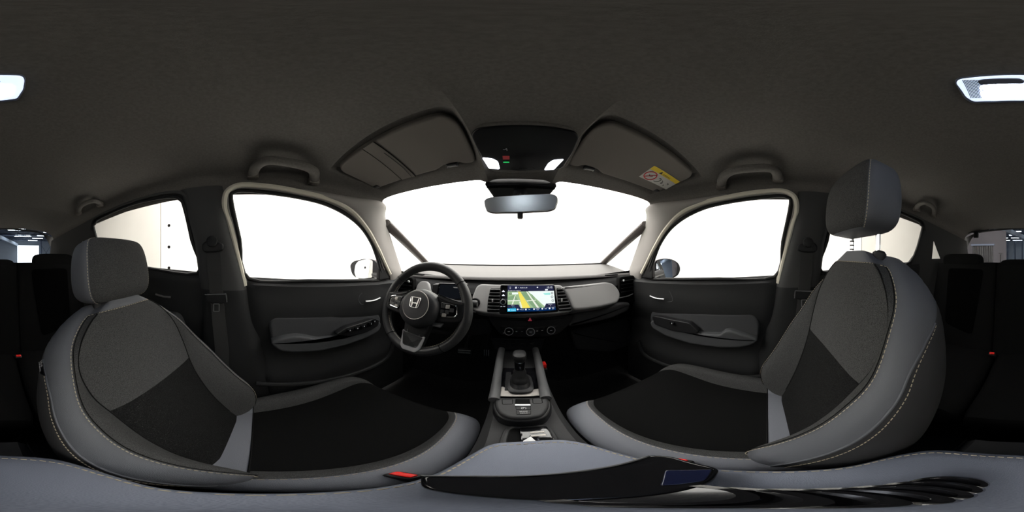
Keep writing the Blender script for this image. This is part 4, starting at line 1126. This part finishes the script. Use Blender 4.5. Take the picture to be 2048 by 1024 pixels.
        text('lettering', 'SIDE', .0105, b0 + xt * .005 + yt * .0105 + n_ * .0015, xt, yt, 'print_white', tq)
        text('lettering', 'AIRBAG', .0092, b0 + xt * .003 + yt * .0018 + n_ * .0015, xt, yt, 'print_white', tq)
    # ---- cushion
    #       y     uc    ub    us    zc     hb    
    CT = [(-.075, .125, .170, .205, -.045, .010), (-.04, .135, .180, .225, -.012, .022), (.02, .150, .195, .240, -.002, .034), (.12, .166, .205, .262, .002, .040),
          (.24, .178, .210, .268, .012, .040), (.34, .184, .208, .268, .028, .030), (.42, .182, .200, .262, .034, .016), (.468, .160, .180, .242, .018, .006), (.488, .14, .165, .215, -.02, .002), (.488, .13, .16, .21, -.09, .0)]
    CT = [(r[0], r[1], r[2], r[3], r[4] + ctilt * max(0, r[0]), r[5]) for r in CT]
    CTs = smoothT(CT, 4)
    cz = pz + .005; yo = py
    crow = []
    for r in CTs:
        y, uc, ub, us, zcn, hb = r
        half = []
        for k in range(6): t = k / 5; half.append((uc * t, zcn + .008 * math.sin(math.pi * (t * .5 + .5)) * 1, 0))
        for k in range(1, 6): t = k / 5; half.append((lerp(uc, ub, t), zcn + hb * math.sin(t * math.pi / 2), 1))
        for k in range(1, 7): t = k / 6; a = t * math.pi / 2; half.append((ub + (us - ub) * math.sin(a), zcn + hb - .040 * (1 - math.cos(a)), 2))
        for k in range(1, 4): t = k / 3; half.append((us - .015 * t, lerp(zcn + hb - .040, -.135, t), 3))
        crow.append((y, half))
    zones.clear()
    def CW(u, y, z): return A([cx + m * u, yo + y, cz + z])
    for j in range(len(crow) - 1):
        ym = (crow[j][0] + crow[j + 1][0]) / 2
        for sg in (1, -1):
            for i in range(len(crow[0][1]) - 1):
                z = crow[j][1][i + 1][2]
                if ym < .035 and z < 3: z = 2
                elif z == 0: z = 5 if ym < .27 else 9
                elif z <= 1 and crow[j + 1][1][0][1] < -.03: z = 2
                elif z == 2 and sg < 0: z = 1
                if z == 3 and sg < 0: z = 6
                if z == 1 and sg < 0: z = 10
                addq(z, [CW(sg * crow[a][1][b][0], crow[a][0], crow[a][1][b][1]) for a, b in ((j, i), (j, i + 1), (j + 1, i + 1), (j + 1, i))])
    emit('cushion_cover', (2,), 'cushion_vinyl_lit')
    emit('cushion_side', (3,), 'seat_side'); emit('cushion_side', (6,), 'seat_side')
    emit('cushion_fabric', (0, 1), 'seat_fabric'); emit('cushion_fabric', (10,), 'seat_fabric')
    emit('cushion_insert', (5,), 'seat_insert'); emit('cushion_front_insert', (9,), 'seat_insert')
    k0 = 10
    inn = [CW(r[1][k0][0] + .003, r[0], r[1][k0][1] + .001) for r in crow if .035 < r[0] < .478]
    obj('stitching', dashes(cat_rom(inn, 3)), 'thread', s, kind='stuff')
    jj = min(range(len(crow)), key=lambda j: abs(crow[j][0] - .035))
    cross = [CW(p[0], crow[jj][0], p[1] + .001) for p in crow[jj][1][:11]]
    obj('seam', tube([CW(-p[0], crow[jj][0], p[1]) for p in crow[jj][1][:11]][::-1] + cross[1:], .0018, 5), 'black_matte', s)
    obj('seat_base', box((cx, yo + .20, (cz - .13 + FLOOR) / 2), (.40, .42, cz - .13 - FLOOR), bev=.02), 'black_plastic', s)
    obj('recliner_cover', box((cx - m * .245, yo - .02, cz - .10), (.03, .16, .11), bev=.012), 'black_plastic', s)
    # ---- headrest
    hb0 = W(0, vs[-1] + hr_up, hr_w); HWd = .130; D = .062
    tilt = rec * .45; hc, hs_ = math.cos(tilt), math.sin(tilt)
    def HW_(u, v, w): return A([cx + m * u, hb0[1] - v * hs_ + w * hc, hb0[2] + v * hc + w * hs_])
    hzones = {'headrest_face': [], 'headrest_side': []}
    q0 = math.radians(40)
    HA = list(np.linspace(q0, math.pi - q0, 17)) + list(np.linspace(math.pi - q0, 2 * math.pi + q0, 29))[1:-1]
    NR = len(HA); rings = []
    ks = [(0.0, .55, .45), (.008, .80, .75), (.03, .95, .94), (.07, 1.0, 1.0), (.12, .985, .98), (.160, .93, .88), (.184, .82, .70), (.195, .55, .40)]
    ks = [tuple(p) for p in cat_rom(ks, 3)]
    for v, sx, sw_ in ks:
        ring_ = []
        for a in HA:
            c_, s_ = math.cos(a), math.sin(a); p_ = 6.5
            uu = HWd * sx * math.copysign(abs(c_) ** (2 / p_), c_); ww = D * sw_ * math.copysign(abs(s_) ** (2 / p_), s_)
            ww += .012 * (v / .185) - .007 * (abs(uu) / HWd) ** 2 * (1 if s_ > 0 else 0)
            ring_.append((uu, v, ww, s_))
        rings.append(ring_)
    zones.clear()
    for j in range(len(rings) - 1):
        for i in range(NR):
            i2 = (i + 1) % NR
            q = [rings[j][i], rings[j][i2], rings[j + 1][i2], rings[j + 1][i]]
            um = sum(p[0] for p in q) / 4; wm = sum(p[3] for p in q) / 4
            key = 7 if i < 16 and j > 1 else 8
            addq(key, [HW_(p[0], p[1], p[2]) for p in q])
    addq(8, [HW_(p[0], p[1], p[2]) for p in rings[0]][::-1]); addq(8, [HW_(p[0], p[1], p[2]) for p in rings[-1]])
    h = emit('headrest_cover', (8,), 'seat_vinyl')
    emit('headrest_face', (7,), 'seat_fabric')
    for sg in (1, -1):
        pth = []
        for r in rings[2:]:
            b = r[0 if sg > 0 else 16]; pth.append(HW_(b[0] + sg * .002, b[1], b[2] - .002))
        obj('headrest_stitching', dashes(cat_rom(pth, 3), .005, .003, .0009), 'thread', s, kind='stuff')
    for sg in (1, -1):
        a, b = W(sg * .0675, vs[-1] - .02, -.040), HW_(sg * .0675, .03, -.025)
        po = obj('headrest_post', tube([a, b], .0065, 12), 'chrome', s)
        if hr_up > .03 and sg < 0:
            for k in range(4): p = lerp(a, b, .35 + k * .13); obj('post_notch', lathe([(.0068, 0), (.0072, .002), (.0068, .004)], p, b - a, 10), 'black_matte', po)
        obj('post_guide', loft([[W(sg * .0675 + .021 * k2 * math.cos(t), vs[-1] - .003 + h2, -.040 + .017 * k2 * math.sin(t)) for t in np.linspace(0, 2 * math.pi, 17)[:-1]] for k2, h2 in ((1.0, -.012), (1.0, .006), (.7, .012))], caps=True), 'black_plastic', s)
    return s
seat('driver_seat', 'driver seat in grey vinyl and dark fabric, reclined, headrest pushed down', -0.335, 1, -0.05, -0.71, math.radians(27), -.002, True, -.045, .09)
seat('passenger_seat', 'upright front passenger seat with headrest raised on chrome posts', 0.395, -1, -0.04, -0.62, math.radians(16.5), .044, False, .006, .0)

# seat belts ------------------------------------------------------
def seat_belt(sgn, name, label):
    mx = (lambda vf: vf) if sgn < 0 else mirx
    b = thing(name, label, 'seat belt', side(-.17, -.9, .05, sgn))
    def s_(px, py, d): p = on_side(px, py, d - .012); return p
    top = [s_(412, 500, .058), s_(440, 500, .058)]
    bot = [s_(420, 590, .066), s_(446, 590, .066)]
    low = [s_(430, 700, .066), s_(458, 700, .066)]; fl = [low[0] + A([0, 0, -.3]), low[1] + A([0, 0, -.3])]
    rows = [top, [lerp(top[i], bot[i], .5) + A([.004, 0, 0]) for i in (0, 1)], bot, low, fl]
    V = []; F = []
    for r in rows: V += [r[0], r[1], r[1] - A([.003, 0, 0]), r[0] - A([.003, 0, 0])]
    for j in range(len(rows) - 1):
        for i in range(4): F.append([j * 4 + i, j * 4 + (i + 1) % 4, (j + 1) * 4 + (i + 1) % 4, (j + 1) * 4 + i])
    obj('webbing', mx((V, F)), 'belt', b, smooth=0)
    L = [s_(p[0], p[1], .066) for p in ((402, 488), (412, 480), (436, 484), (447, 488), (447, 500), (436, 504), (410, 505), (402, 500))]
    obj('upper_guide', mx(slab(rnd(L, .012), (1, 0, 0), .025, .006)), 'black_plastic', b)
    obj('guide_cap', mx(lathe([(.022, 0), (.020, .008), (.012, .012)], s_(424, 483, .066), (1, 0, .2), 16)), 'door_plastic', b)
    T = [s_(p[0], p[1], .082) for p in ((410, 589), (452, 588), (454, 604), (444, 608), (424, 608), (412, 602))]
    obj('tongue', mx(slab(rnd(T, .008), (1, 0, 0), .016, .004)), 'black_plastic', b)
    obj('tongue_edge', mx(tube([T[0] + A([.002, 0, 0]), T[1] + A([.002, 0, 0]), T[2] + A([.002, 0, 0])], .0022, 6)), 'console_rail', b)
    K = rnd([s_(p[0], p[1], .084) for p in ((427, 608), (438, 608), (438, 623), (427, 623))], .003)
    obj('latch_plate', mx(tube(K, .0022, 6, closed=True)), 'console_rail', b)
    return b
seat_belt(-1, 'seat_belt', 'black seat belt hanging on the pillar behind the driver door')
seat_belt(1, 'seat_belt', 'black seat belt hanging on the pillar behind the passenger door')
def buckle(c, label, ax, loc_down=.09):
    t = thing('belt_buckle', label, 'buckle', A(c) - unit(ax) * loc_down, 'belt buckles')
    ux, uy, uz = axes(ax, (0, 1, 0))
    obj('housing', box(A(c) - uz * .03, (.034, .026, .060), (ux, uy, uz), bev=.006), 'black_plastic', t)
    obj('button', box(A(c) + uz * .002, (.026, .014, .012), (ux, uy, uz), bev=.003), 'red_plastic', t)
    obj('stalk', tube([A(c) - uz * .06, A(c) - uz * loc_down], .009, 8), 'black_plastic', t)
buckle(at_x(806, 950, -.092), 'red-buttoned belt buckle between driver seat and armrest', (-.1, .15, 1), .14)
buckle(at_x(1356, 925, .150), 'red-buttoned belt buckle between passenger seat and armrest', (.1, .15, 1), .14)

# rear bench -------------------------------------------------------
rb = thing('rear_bench', 'black fabric rear bench seat in the dark behind the front seats', 'bench', (CX, -.7, FLOOR))
def cushion_block(x0, x1, y0, y1, z0, z1, slope=.0, r=.04, n=10):
    # puffy box: y0 front .. y1 rear
    def f(u, v):
        a = 2 * math.pi * u; p = 5.0
        c, s_ = math.cos(a), math.sin(a)
        ex = math.copysign(abs(c) ** (2 / p), c); ez = math.copysign(abs(s_) ** (2 / p), s_)
        k = [(0, .80), (.02, .92), (.06, .99), (.12, 1.0), (.88, 1.0), (.94, .99), (.98, .92), (1, .80)]
        sc_ = float(np.interp(v, [q[0] for q in k], [q[1] for q in k]))
        x = lerp(x0, x1, .5 + .5 * ex * (1 - (1 - sc_) * .3)); y = lerp(y0, y1, v)
        z = lerp(z0, z1, .5 + .5 * ez * sc_) + slope * (v - .5)
        return A([x, y, z])
    V, F = grid(f, 40, 17, closed_u=True)
    F = list(F); F.append(list(range(40))[::-1]); F.append([16 * 40 + i for i in range(40)])
    return V, F
def back_block(x0, x1, zt, w, name, parent):
    def f(u, v):
        a = 2 * math.pi * u; p = 5.0
        c, s_ = math.cos(a), math.sin(a)
        ex = math.copysign(abs(c) ** (2 / p), c); ey = math.copysign(abs(s_) ** (2 / p), s_)
        z = lerp(-.62, zt, v); sc_ = float(np.interp(v, [0, .05, .9, .97, 1], [.9, 1, 1, .97, .85]))
        yc = -.90 - (z + .62) * .28
        return A([lerp(x0, x1, .5 + .5 * ex * (.93 + .07 * sc_)), yc + ey * w * sc_, z])
    V, F = grid(f, 40, 24, closed_u=True); F = list(F); F.append([23 * 40 + i for i in range(40)]); F.append(list(range(40))[::-1])
    return obj(name, (V, F), 'rear_fabric', parent)
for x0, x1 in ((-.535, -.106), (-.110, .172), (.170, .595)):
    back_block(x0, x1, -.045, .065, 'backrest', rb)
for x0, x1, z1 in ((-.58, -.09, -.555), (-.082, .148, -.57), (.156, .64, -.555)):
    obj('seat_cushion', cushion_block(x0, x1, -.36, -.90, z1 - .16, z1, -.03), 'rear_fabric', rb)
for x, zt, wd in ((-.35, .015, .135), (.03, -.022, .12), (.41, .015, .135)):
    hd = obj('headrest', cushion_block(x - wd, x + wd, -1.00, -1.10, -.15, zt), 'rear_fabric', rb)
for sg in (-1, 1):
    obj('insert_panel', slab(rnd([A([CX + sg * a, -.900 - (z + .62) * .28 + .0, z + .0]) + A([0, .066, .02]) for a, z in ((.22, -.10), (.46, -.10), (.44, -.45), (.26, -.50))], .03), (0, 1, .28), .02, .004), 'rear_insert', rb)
buckle(at_y(37, 712, -.80), 'small red-buttoned buckle in the rear bench behind the driver seat', (.0, .5, .8), .05)
buckle(at_y(1984, 707, -.80), 'small red-buttoned buckle in the rear bench behind the passenger seat', (.0, .5, .8), .05)

# ================================================================ roof fittings
def visor(sgn, name, label):
    mx = (lambda vf: vf) if sgn < 0 else mirx
    t = thing(name, label, 'sun visor', (A([-.30, .36, .31]) if sgn < 0 else A([.36, .36, .31])))
    V3 = [A([p[0], p[1], roof0(p[0], p[1]) - .006]) for p in VIS]
    c = sum(V3) / 4; U, s_, Vt = np.linalg.svd(np.array(V3) - c); n = Vt[2]; n = n if n[2] < 0 else -n
    pl = lambda x, y: A([x, y, c[2] - (n[0] * (x - c[0]) + n[1] * (y - c[1])) / n[2]])
    pts = [pl(-.105, .300), pl(-.125, .268), pl(-.470, .262), pl(-.498, .290), pl(-.505, .445), pl(-.485, .462), pl(-.30, .476), pl(-.235, .478), pl(-.205, .462), pl(-.155, .462), pl(-.145, .478), pl(-.112, .480), pl(-.104, .45)]
    obj('visor_panel', mx(slab(rnd(pts, [.03, .03, .03, .03, .02, .02, .01, .01, .012, .012, .01, .02, .03], 4), n, .020, .007)), 'visor_fabric', t)
    for x in (-.18, -.49):
        q = pl(x, .470 if x > -.3 else .448)
        obj('pivot', mx(box(q + A([0, 0, .004]), (.036 if x > -.3 else .025, .022, .014), bev=.004)), 'black_plastic', t)
        if x > -.3: obj('clip', mx(tube([q + A([-.016, .002, -.006]), q + A([-.012, -.012, -.008]), q + A([.012, -.012, -.008]), q + A([.016, .002, -.006])], .0022, 6)), 'console_rail', t)
    if sgn < 0:
        a = [pl(x, y) + n * .0012 for x, y in ((-.300, .264), (-.345, .264), (-.375, .468), (-.318, .474))]
        obj('ticket_strap', slab(a, n, .0015, .0), 'visor_fabric', t)
        obj('strap_edge', tube([a[0] + n * .0008, a[3] + n * .0008], .0016, 5), 'black_matte', t)
        obj('strap_edge', tube([a[1] + n * .0008, a[2] + n * .0008], .0008, 5), 'black_matte', t)
        for e in ((a[0], a[3]),):
            obj('ticket_pleat', tube([lerp(e[0], e[1], .25) + A([-.012, 0, 0]) + n * .001, lerp(e[0], e[1], .7) + A([-.010, 0, 0]) + n * .002, e[1] + A([-.016, 0, 0]) + n * .001], .0012, 5), 'console_grey', t)
    else:
        pr = lambda px, py: on(px, py, mx(([c], []))[0][0] + A([0, 0, 0]), A([-n[0], n[1], n[2]]))
        n2 = unit(A([-n[0], n[1], n[2]]))
        C4 = [pr(1309, 331), pr(1360, 363), pr(1332, 378.5), pr(1278, 353)]
        C4 = [p + n2 * .0012 for p in C4]
        stk = obj('warning_sticker', slab(C4, n2, .0010, 0), 'paper_grey', t, smooth=0, label='white airbag warning sticker with yellow header')
        e1, e2 = C4[1] - C4[0], C4[3] - C4[0]                   # long axis, short axis
        sq = lambda a, b, o=.0006: C4[0] + e1 * a + e2 * b + n2 * o
        obj('sticker_header', slab([sq(0, 0), sq(1, 0), sq(1, .27), sq(0, .27)], n2, .0004, 0), 'paper_yellow', stk, smooth=0)
        L1_, L2_ = np.linalg.norm(e1), np.linalg.norm(e2); u1, u2 = e1 / L1_, -e2 / L2_
        text('lettering', 'AIRBAG', .0125, sq(.40, .23, .0012), u1, u2, 'print_black', stk)
        obj('warning_triangle', slab([sq(.33, .05, .0012), sq(.37, .23, .0012), sq(.28, .23, .0012)], n2, .0003, 0), 'print_black', stk, smooth=0)
        cc_ = sq(.20, .62, .0010); rr_ = L2_ * .30
        obj('prohibition_ring', tube([cc_ + (u1 * math.cos(a) + u2 * math.sin(a)) * rr_ for a in np.linspace(0, 2 * math.pi, 25)[:-1]], .0017, 5, closed=True), 'print_red', stk)
        obj('prohibition_bar', tube([cc_ + (u1 * .7 + u2 * .7) * rr_, cc_ - (u1 * .7 + u2 * .7) * rr_], .0014, 5), 'print_red', stk)
        obj('child_seat_mark', tube(cat_rom([cc_ + u1 * -.008 + u2 * .004, cc_ + u2 * -.003, cc_ + u1 * .009 + u2 * .004], 4), .0013, 5), 'print_black', stk)
        obj('pictogram', tube(cat_rom([sq(.42, .82, .001), sq(.50, .80, .001), sq(.55, .62, .001), sq(.52, .48, .001), sq(.46, .50, .001)], 4), .0010, 5), 'print_black', stk)
        obj('pictogram', tube(cat_rom([sq(.60, .55, .001), sq(.66, .62, .001), sq(.64, .75, .001), sq(.70, .72, .001)], 4), .0010, 5), 'print_black', stk)
        obj('pictogram', tube(cat_rom([sq(.80, .52, .001), sq(.86, .55, .001), sq(.84, .62, .001)], 4), .0009, 5), 'print_black', stk)
        obj('pictogram', tube(cat_rom([sq(.76, .75, .001), sq(.80, .78, .001), sq(.78, .86, .001)], 4), .0008, 5), 'print_black', stk)
visor(-1, 'sun_visor', 'grey driver sun visor with a ticket strap, folded up')
visor(1, 'sun_visor', 'grey passenger sun visor with an airbag warning sticker')

oc = thing('overhead_console', 'glossy black overhead console with two lit map lamps above the mirror', 'overhead console', (CX, .42, .32))
on_o = A([CX, .42, roof0(CX, .42) - .012]); on_n = unit((0, -.20, -1))
def OC(L, off=0.0): return [on(p[0], p[1], on_o, on_n) + on_n * off for p in L]
obj('surround', slab(rnd(OC([(936, 266), (945, 252), (1000, 246), (1060, 245), (1120, 251), (1162, 262), (1166, 278), (1150, 312), (1134, 338), (1110, 348), (1040, 351), (985, 347), (966, 336), (948, 300)], -.003), .02), on_n, .03, .010), 'headliner', oc)
obj('panel', slab(rnd(OC([(941, 270), (952, 257), (1000, 252), (1050, 251), (1110, 255), (1152, 264), (1159, 276), (1146, 305), (1126, 336), (1108, 340), (1045, 342), (990, 340), (972, 330), (952, 295)], .002), .015), on_n, .02, .004), 'console_black', oc)
for L in ([(964, 314), (985, 316), (996, 322), (1000, 337), (978, 336)], [(1128, 317), (1106, 319), (1096, 326), (1088, 339), (1108, 338)]):
    lp = obj('map_lamp', slab(rnd(OC(L, .004), .006), on_n, .005, .001), 'map_lens', oc)
obj('telltale', slab(OC([(1005, 311), (1019, 311), (1019, 318), (1006, 318)], .0026), on_n, .0005, 0), 'led_red', oc)
obj('telltale_light', slab(OC([(1006.5, 322.5), (1018.5, 322.5), (1018.5, 324.3), (1006.5, 324.3)], .003), on_n, .0005, 0), 'led_green', oc)
obj('phone_mark', tube(cat_rom(OC([(1006, 298), (1010, 298), (1013, 296), (1014, 300)], .003), 4), .0008, 4), 'print_white', oc)
obj('microphone_slots', join(*[box(sum(OC([(px, 336)], .003)), (.006, .002, .002)) for px in (1025, 1040, 1046, 1052, 1068)]), 'console_grey', oc, kind='stuff')

# rear roof lamp
dl = thing('roof_lamp', 'lit roof lamp with ribbed clear lens in the middle of the headliner', 'lamp', (.03, -.215, .355))
zr = roof0(.03, -.21) - .004
def DL(L, z): return [at_z(p[0], p[1], z) for p in L]
dlo = [(1908, 166), (1916, 157), (1960, 152), (2048, 149), (2094, 150), (2101, 160), (2098, 180), (2085, 202), (2048, 206), (1990, 207), (1945, 208), (1928, 198)]
dli = [(1912, 167), (1918, 160), (1960, 155), (2048, 152), (2092, 153), (2097, 161), (2094, 180), (2082, 198), (2048, 202), (1990, 203), (1947, 204), (1932, 195)]
obj('bezel', slab(rnd(DL(dlo, zr - .002), .008), (0, 0, -1), .02, .003), 'lamp_bezel', dl)
obj('ribbed_lens', slab(rnd(DL(dli, zr - .006), .006), (0, 0, -1), .006, .002), 'lamp_rib', dl)
obj('lit_lens', slab(rnd(DL([(1958, 172), (1975, 169), (2048, 168), (2078, 170), (2072, 192), (2048, 198), (1990, 200), (1962, 198)], zr - .0068), .01), (0, 0, -1), .003, .001), 'lamp_lens', dl)
obj('switch', slab(rnd(DL([(1954, 164), (1962, 160), (2040, 158), (2050, 163), (2046, 168), (1962, 171)], zr - .010), .004), (0, 0, -1), .006, .0015), 'lamp_bezel', dl)
for i in range(12):
    px = 1925 + i * 3.0
    a, b = at_z(px, 160, zr - .0068), at_z(px + 17, 196, zr - .0068)
    obj('lens_rib', tube([a, b], .0006, 4), 'lamp_bezel', dl)

# rear-view mirror and its mount
mn = unit((-.11, -1, -.19)); mo = at_y(1041, 407, .50)
rv = thing('rear_view_mirror', 'rear-view mirror hanging from the top of the windscreen', 'mirror', mo)
def MP(L, off=0.0): return [on(p[0], p[1], mo, mn) + mn * off for p in L]
mh = [(966, 399), (975, 394), (1040, 388), (1105, 386), (1116, 391), (1118, 402), (1112, 419), (1098, 423), (1040, 426), (985, 427), (972, 424), (967, 412)]
obj('housing', slab(rnd(MP(mh, -.003), .008), mn, .030, .010), 'black_plastic', rv)
mg = [(968.5, 400), (977, 396), (1040, 390), (1104, 388.2), (1113.5, 392), (1115.5, 402), (1110, 417.5), (1097, 421), (1040, 424), (986, 425), (974, 422), (969.5, 412)]
obj('mirror_glass', slab(rnd(MP(mg, .0), .006), mn, .004, .001), 'mirror_haze', rv)
obj('dimmer_lever', box(on(1040, 431, mo, mn) - mn * .01, (.018, .012, .022), bev=.004), 'console_grey', rv)
obj('ball_joint', tube([mo - mn * .02 + A([0, 0, .01]), A([CX, .585, .235])], .011, 10), 'black_plastic', rv)
mt = thing('sensor_cover', 'black camera cover on the windscreen above the mirror', 'cover', A([CX, .62, .25]))
fr_ = [A([x, y, z]) for x, y, z in ((CX - .128, .590, .298), (CX + .134, .590, .298), (CX + .088, .690, .238), (CX - .083, .690, .238))]
nn_ = unit(np.cross(fr_[1] - fr_[0], fr_[3] - fr_[0])); nn_ = nn_ if nn_[2] < 0 else -nn_
obj('cover', slab(rnd([p + nn_ * .035 for p in fr_], [.006, .006, .02, .02]), nn_, .045, .010), 'black_plastic', mt)
obj('mount', box((CX, .60, .235), (.05, .045, .04), bev=.01), 'black_plastic', mt)

# grab handles
def grab(pts, name, label, r=.0135, group='roof grab handles'):
    t = thing(name, label, 'grab handle', sum(pts) / len(pts), group)
    obj('grip', tube(cat_rom(pts, 6), r, 10, flat=(1.4, (0, 0, 1))), 'headliner', t)
    for p, q in ((pts[0], pts[1]), (pts[-1], pts[-2])):
        obj('end_mount', box(p, (.030, .044, .034), bev=.008), 'visor_fabric', t)
def hp(px, py, d): 
    r = ray(px, py); a, b = .2, 2.0
    for _ in range(50):
        t = (a + b) / 2; p = r * t
        inside = abs(p[0] - CX) < hw(p[1]) * .999 and p[2] < roof0(p[0], p[1]) - d and (p[2] < ze(p[1]) or True)
        if inside: a = t
        else: b = t
    return r * a
grab([hp(505, 350, .006), hp(512, 333, .028), hp(535, 321, .036), hp(575, 325, .036), hp(610, 333, .034), hp(628, 344, .026), hp(627, 362, .006)], 'grab_handle', 'roof grab handle above the driver door window')
grab([hp(1443, 372, .006), hp(1446, 355, .028), hp(1465, 342, .034), hp(1500, 337, .036), hp(1535, 336, .034), hp(1552, 343, .026), hp(1556, 358, .006)], 'grab_handle', 'roof grab handle above the passenger door window')
grab([hp(157, 425, .006), hp(160, 414, .024), hp(173, 405, .028), hp(190, 402, .026), hp(200, 408, .006)], 'grab_handle', 'small grab handle above the left rear door', .011)
grab([hp(1833, 418, .006), hp(1838, 409, .024), hp(1852, 406, .028), hp(1868, 416, .026), hp(1868, 430, .006)], 'grab_handle', 'small grab handle above the right rear door', .011)

# door mirrors outside the glass
def door_mirror(L, G, X, name, label, n, refl):
    t = thing(name, label, 'mirror', at_x(*L[0], X))
    o_ = at_x(sum(p[0] for p in L) / len(L), sum(p[1] for p in L) / len(L), X)
    P = [on(p[0], p[1], o_, n) for p in L]; n = unit(n)
    c = sum(P) / len(P)
    obj('housing', loft([[c + (p - c) * s - n * d for p in rnd(P, .03)] for s, d in ((.97, .0), (1.0, .008), (.99, .03), (.85, .065), (.5, .088))], caps=True), 'black_plastic', t)
    obj('painted_cap', loft([[c + (p - c) * s - n * d for p in rnd(P, .03)] for s, d in ((1.012, .012), (1.015, .03), (.88, .070), (.52, .094))], caps=True), 'paint_red', t)
    Gp = [on(p[0], p[1], o_ + n * .001, n) for p in G]
    nm = unit(refl)
    gc = sum(Gp) / len(Gp); ux, uy, _ = axes(n)
    Gq = [p + n * .002 for p in Gp]
    obj('mirror_glass', slab(rnd(Gq, .015), n, .004, 0), 'mirror', t)
    obj('arm', tube([c + unit(A([CX - c[0], 0, 0])) * .06 - n * .03 - A([0, 0, .03]), c + unit(A([CX - c[0], 0, 0])) * .17 - n * .01 - A([0, 0, .04])], .022, 10), 'black_plastic', t)
def refl_normal(px, py, out):
    d = ray(px, py); return unit(unit(out) - d)
nl = refl_normal(727, 537, (-.62, -.78, .08)); nr = refl_normal(1336, 537, (-.10, -1, .03))
door_mirror([(699, 530), (706, 522), (728, 517), (748, 519), (757, 528), (758, 556), (740, 559), (714, 558), (703, 549)], [(711, 530), (717, 522), (735, 518), (746, 521), (745, 555), (728, 557), (713, 556), (709, 545)], -.90, 'door_mirror', 'left door mirror with white reflection outside the driver window', nl, nl)
door_mirror([(1306, 528), (1312, 520), (1330, 516), (1348, 519), (1359, 527), (1362, 540), (1356, 553), (1342, 557), (1308, 556)], [(1314, 521), (1330, 518), (1348, 521), (1354, 529), (1353, 549), (1342, 556), (1318, 554), (1312, 540)], .96, 'door_mirror', 'right door mirror reflecting the hall outside the passenger window', nr, nr)
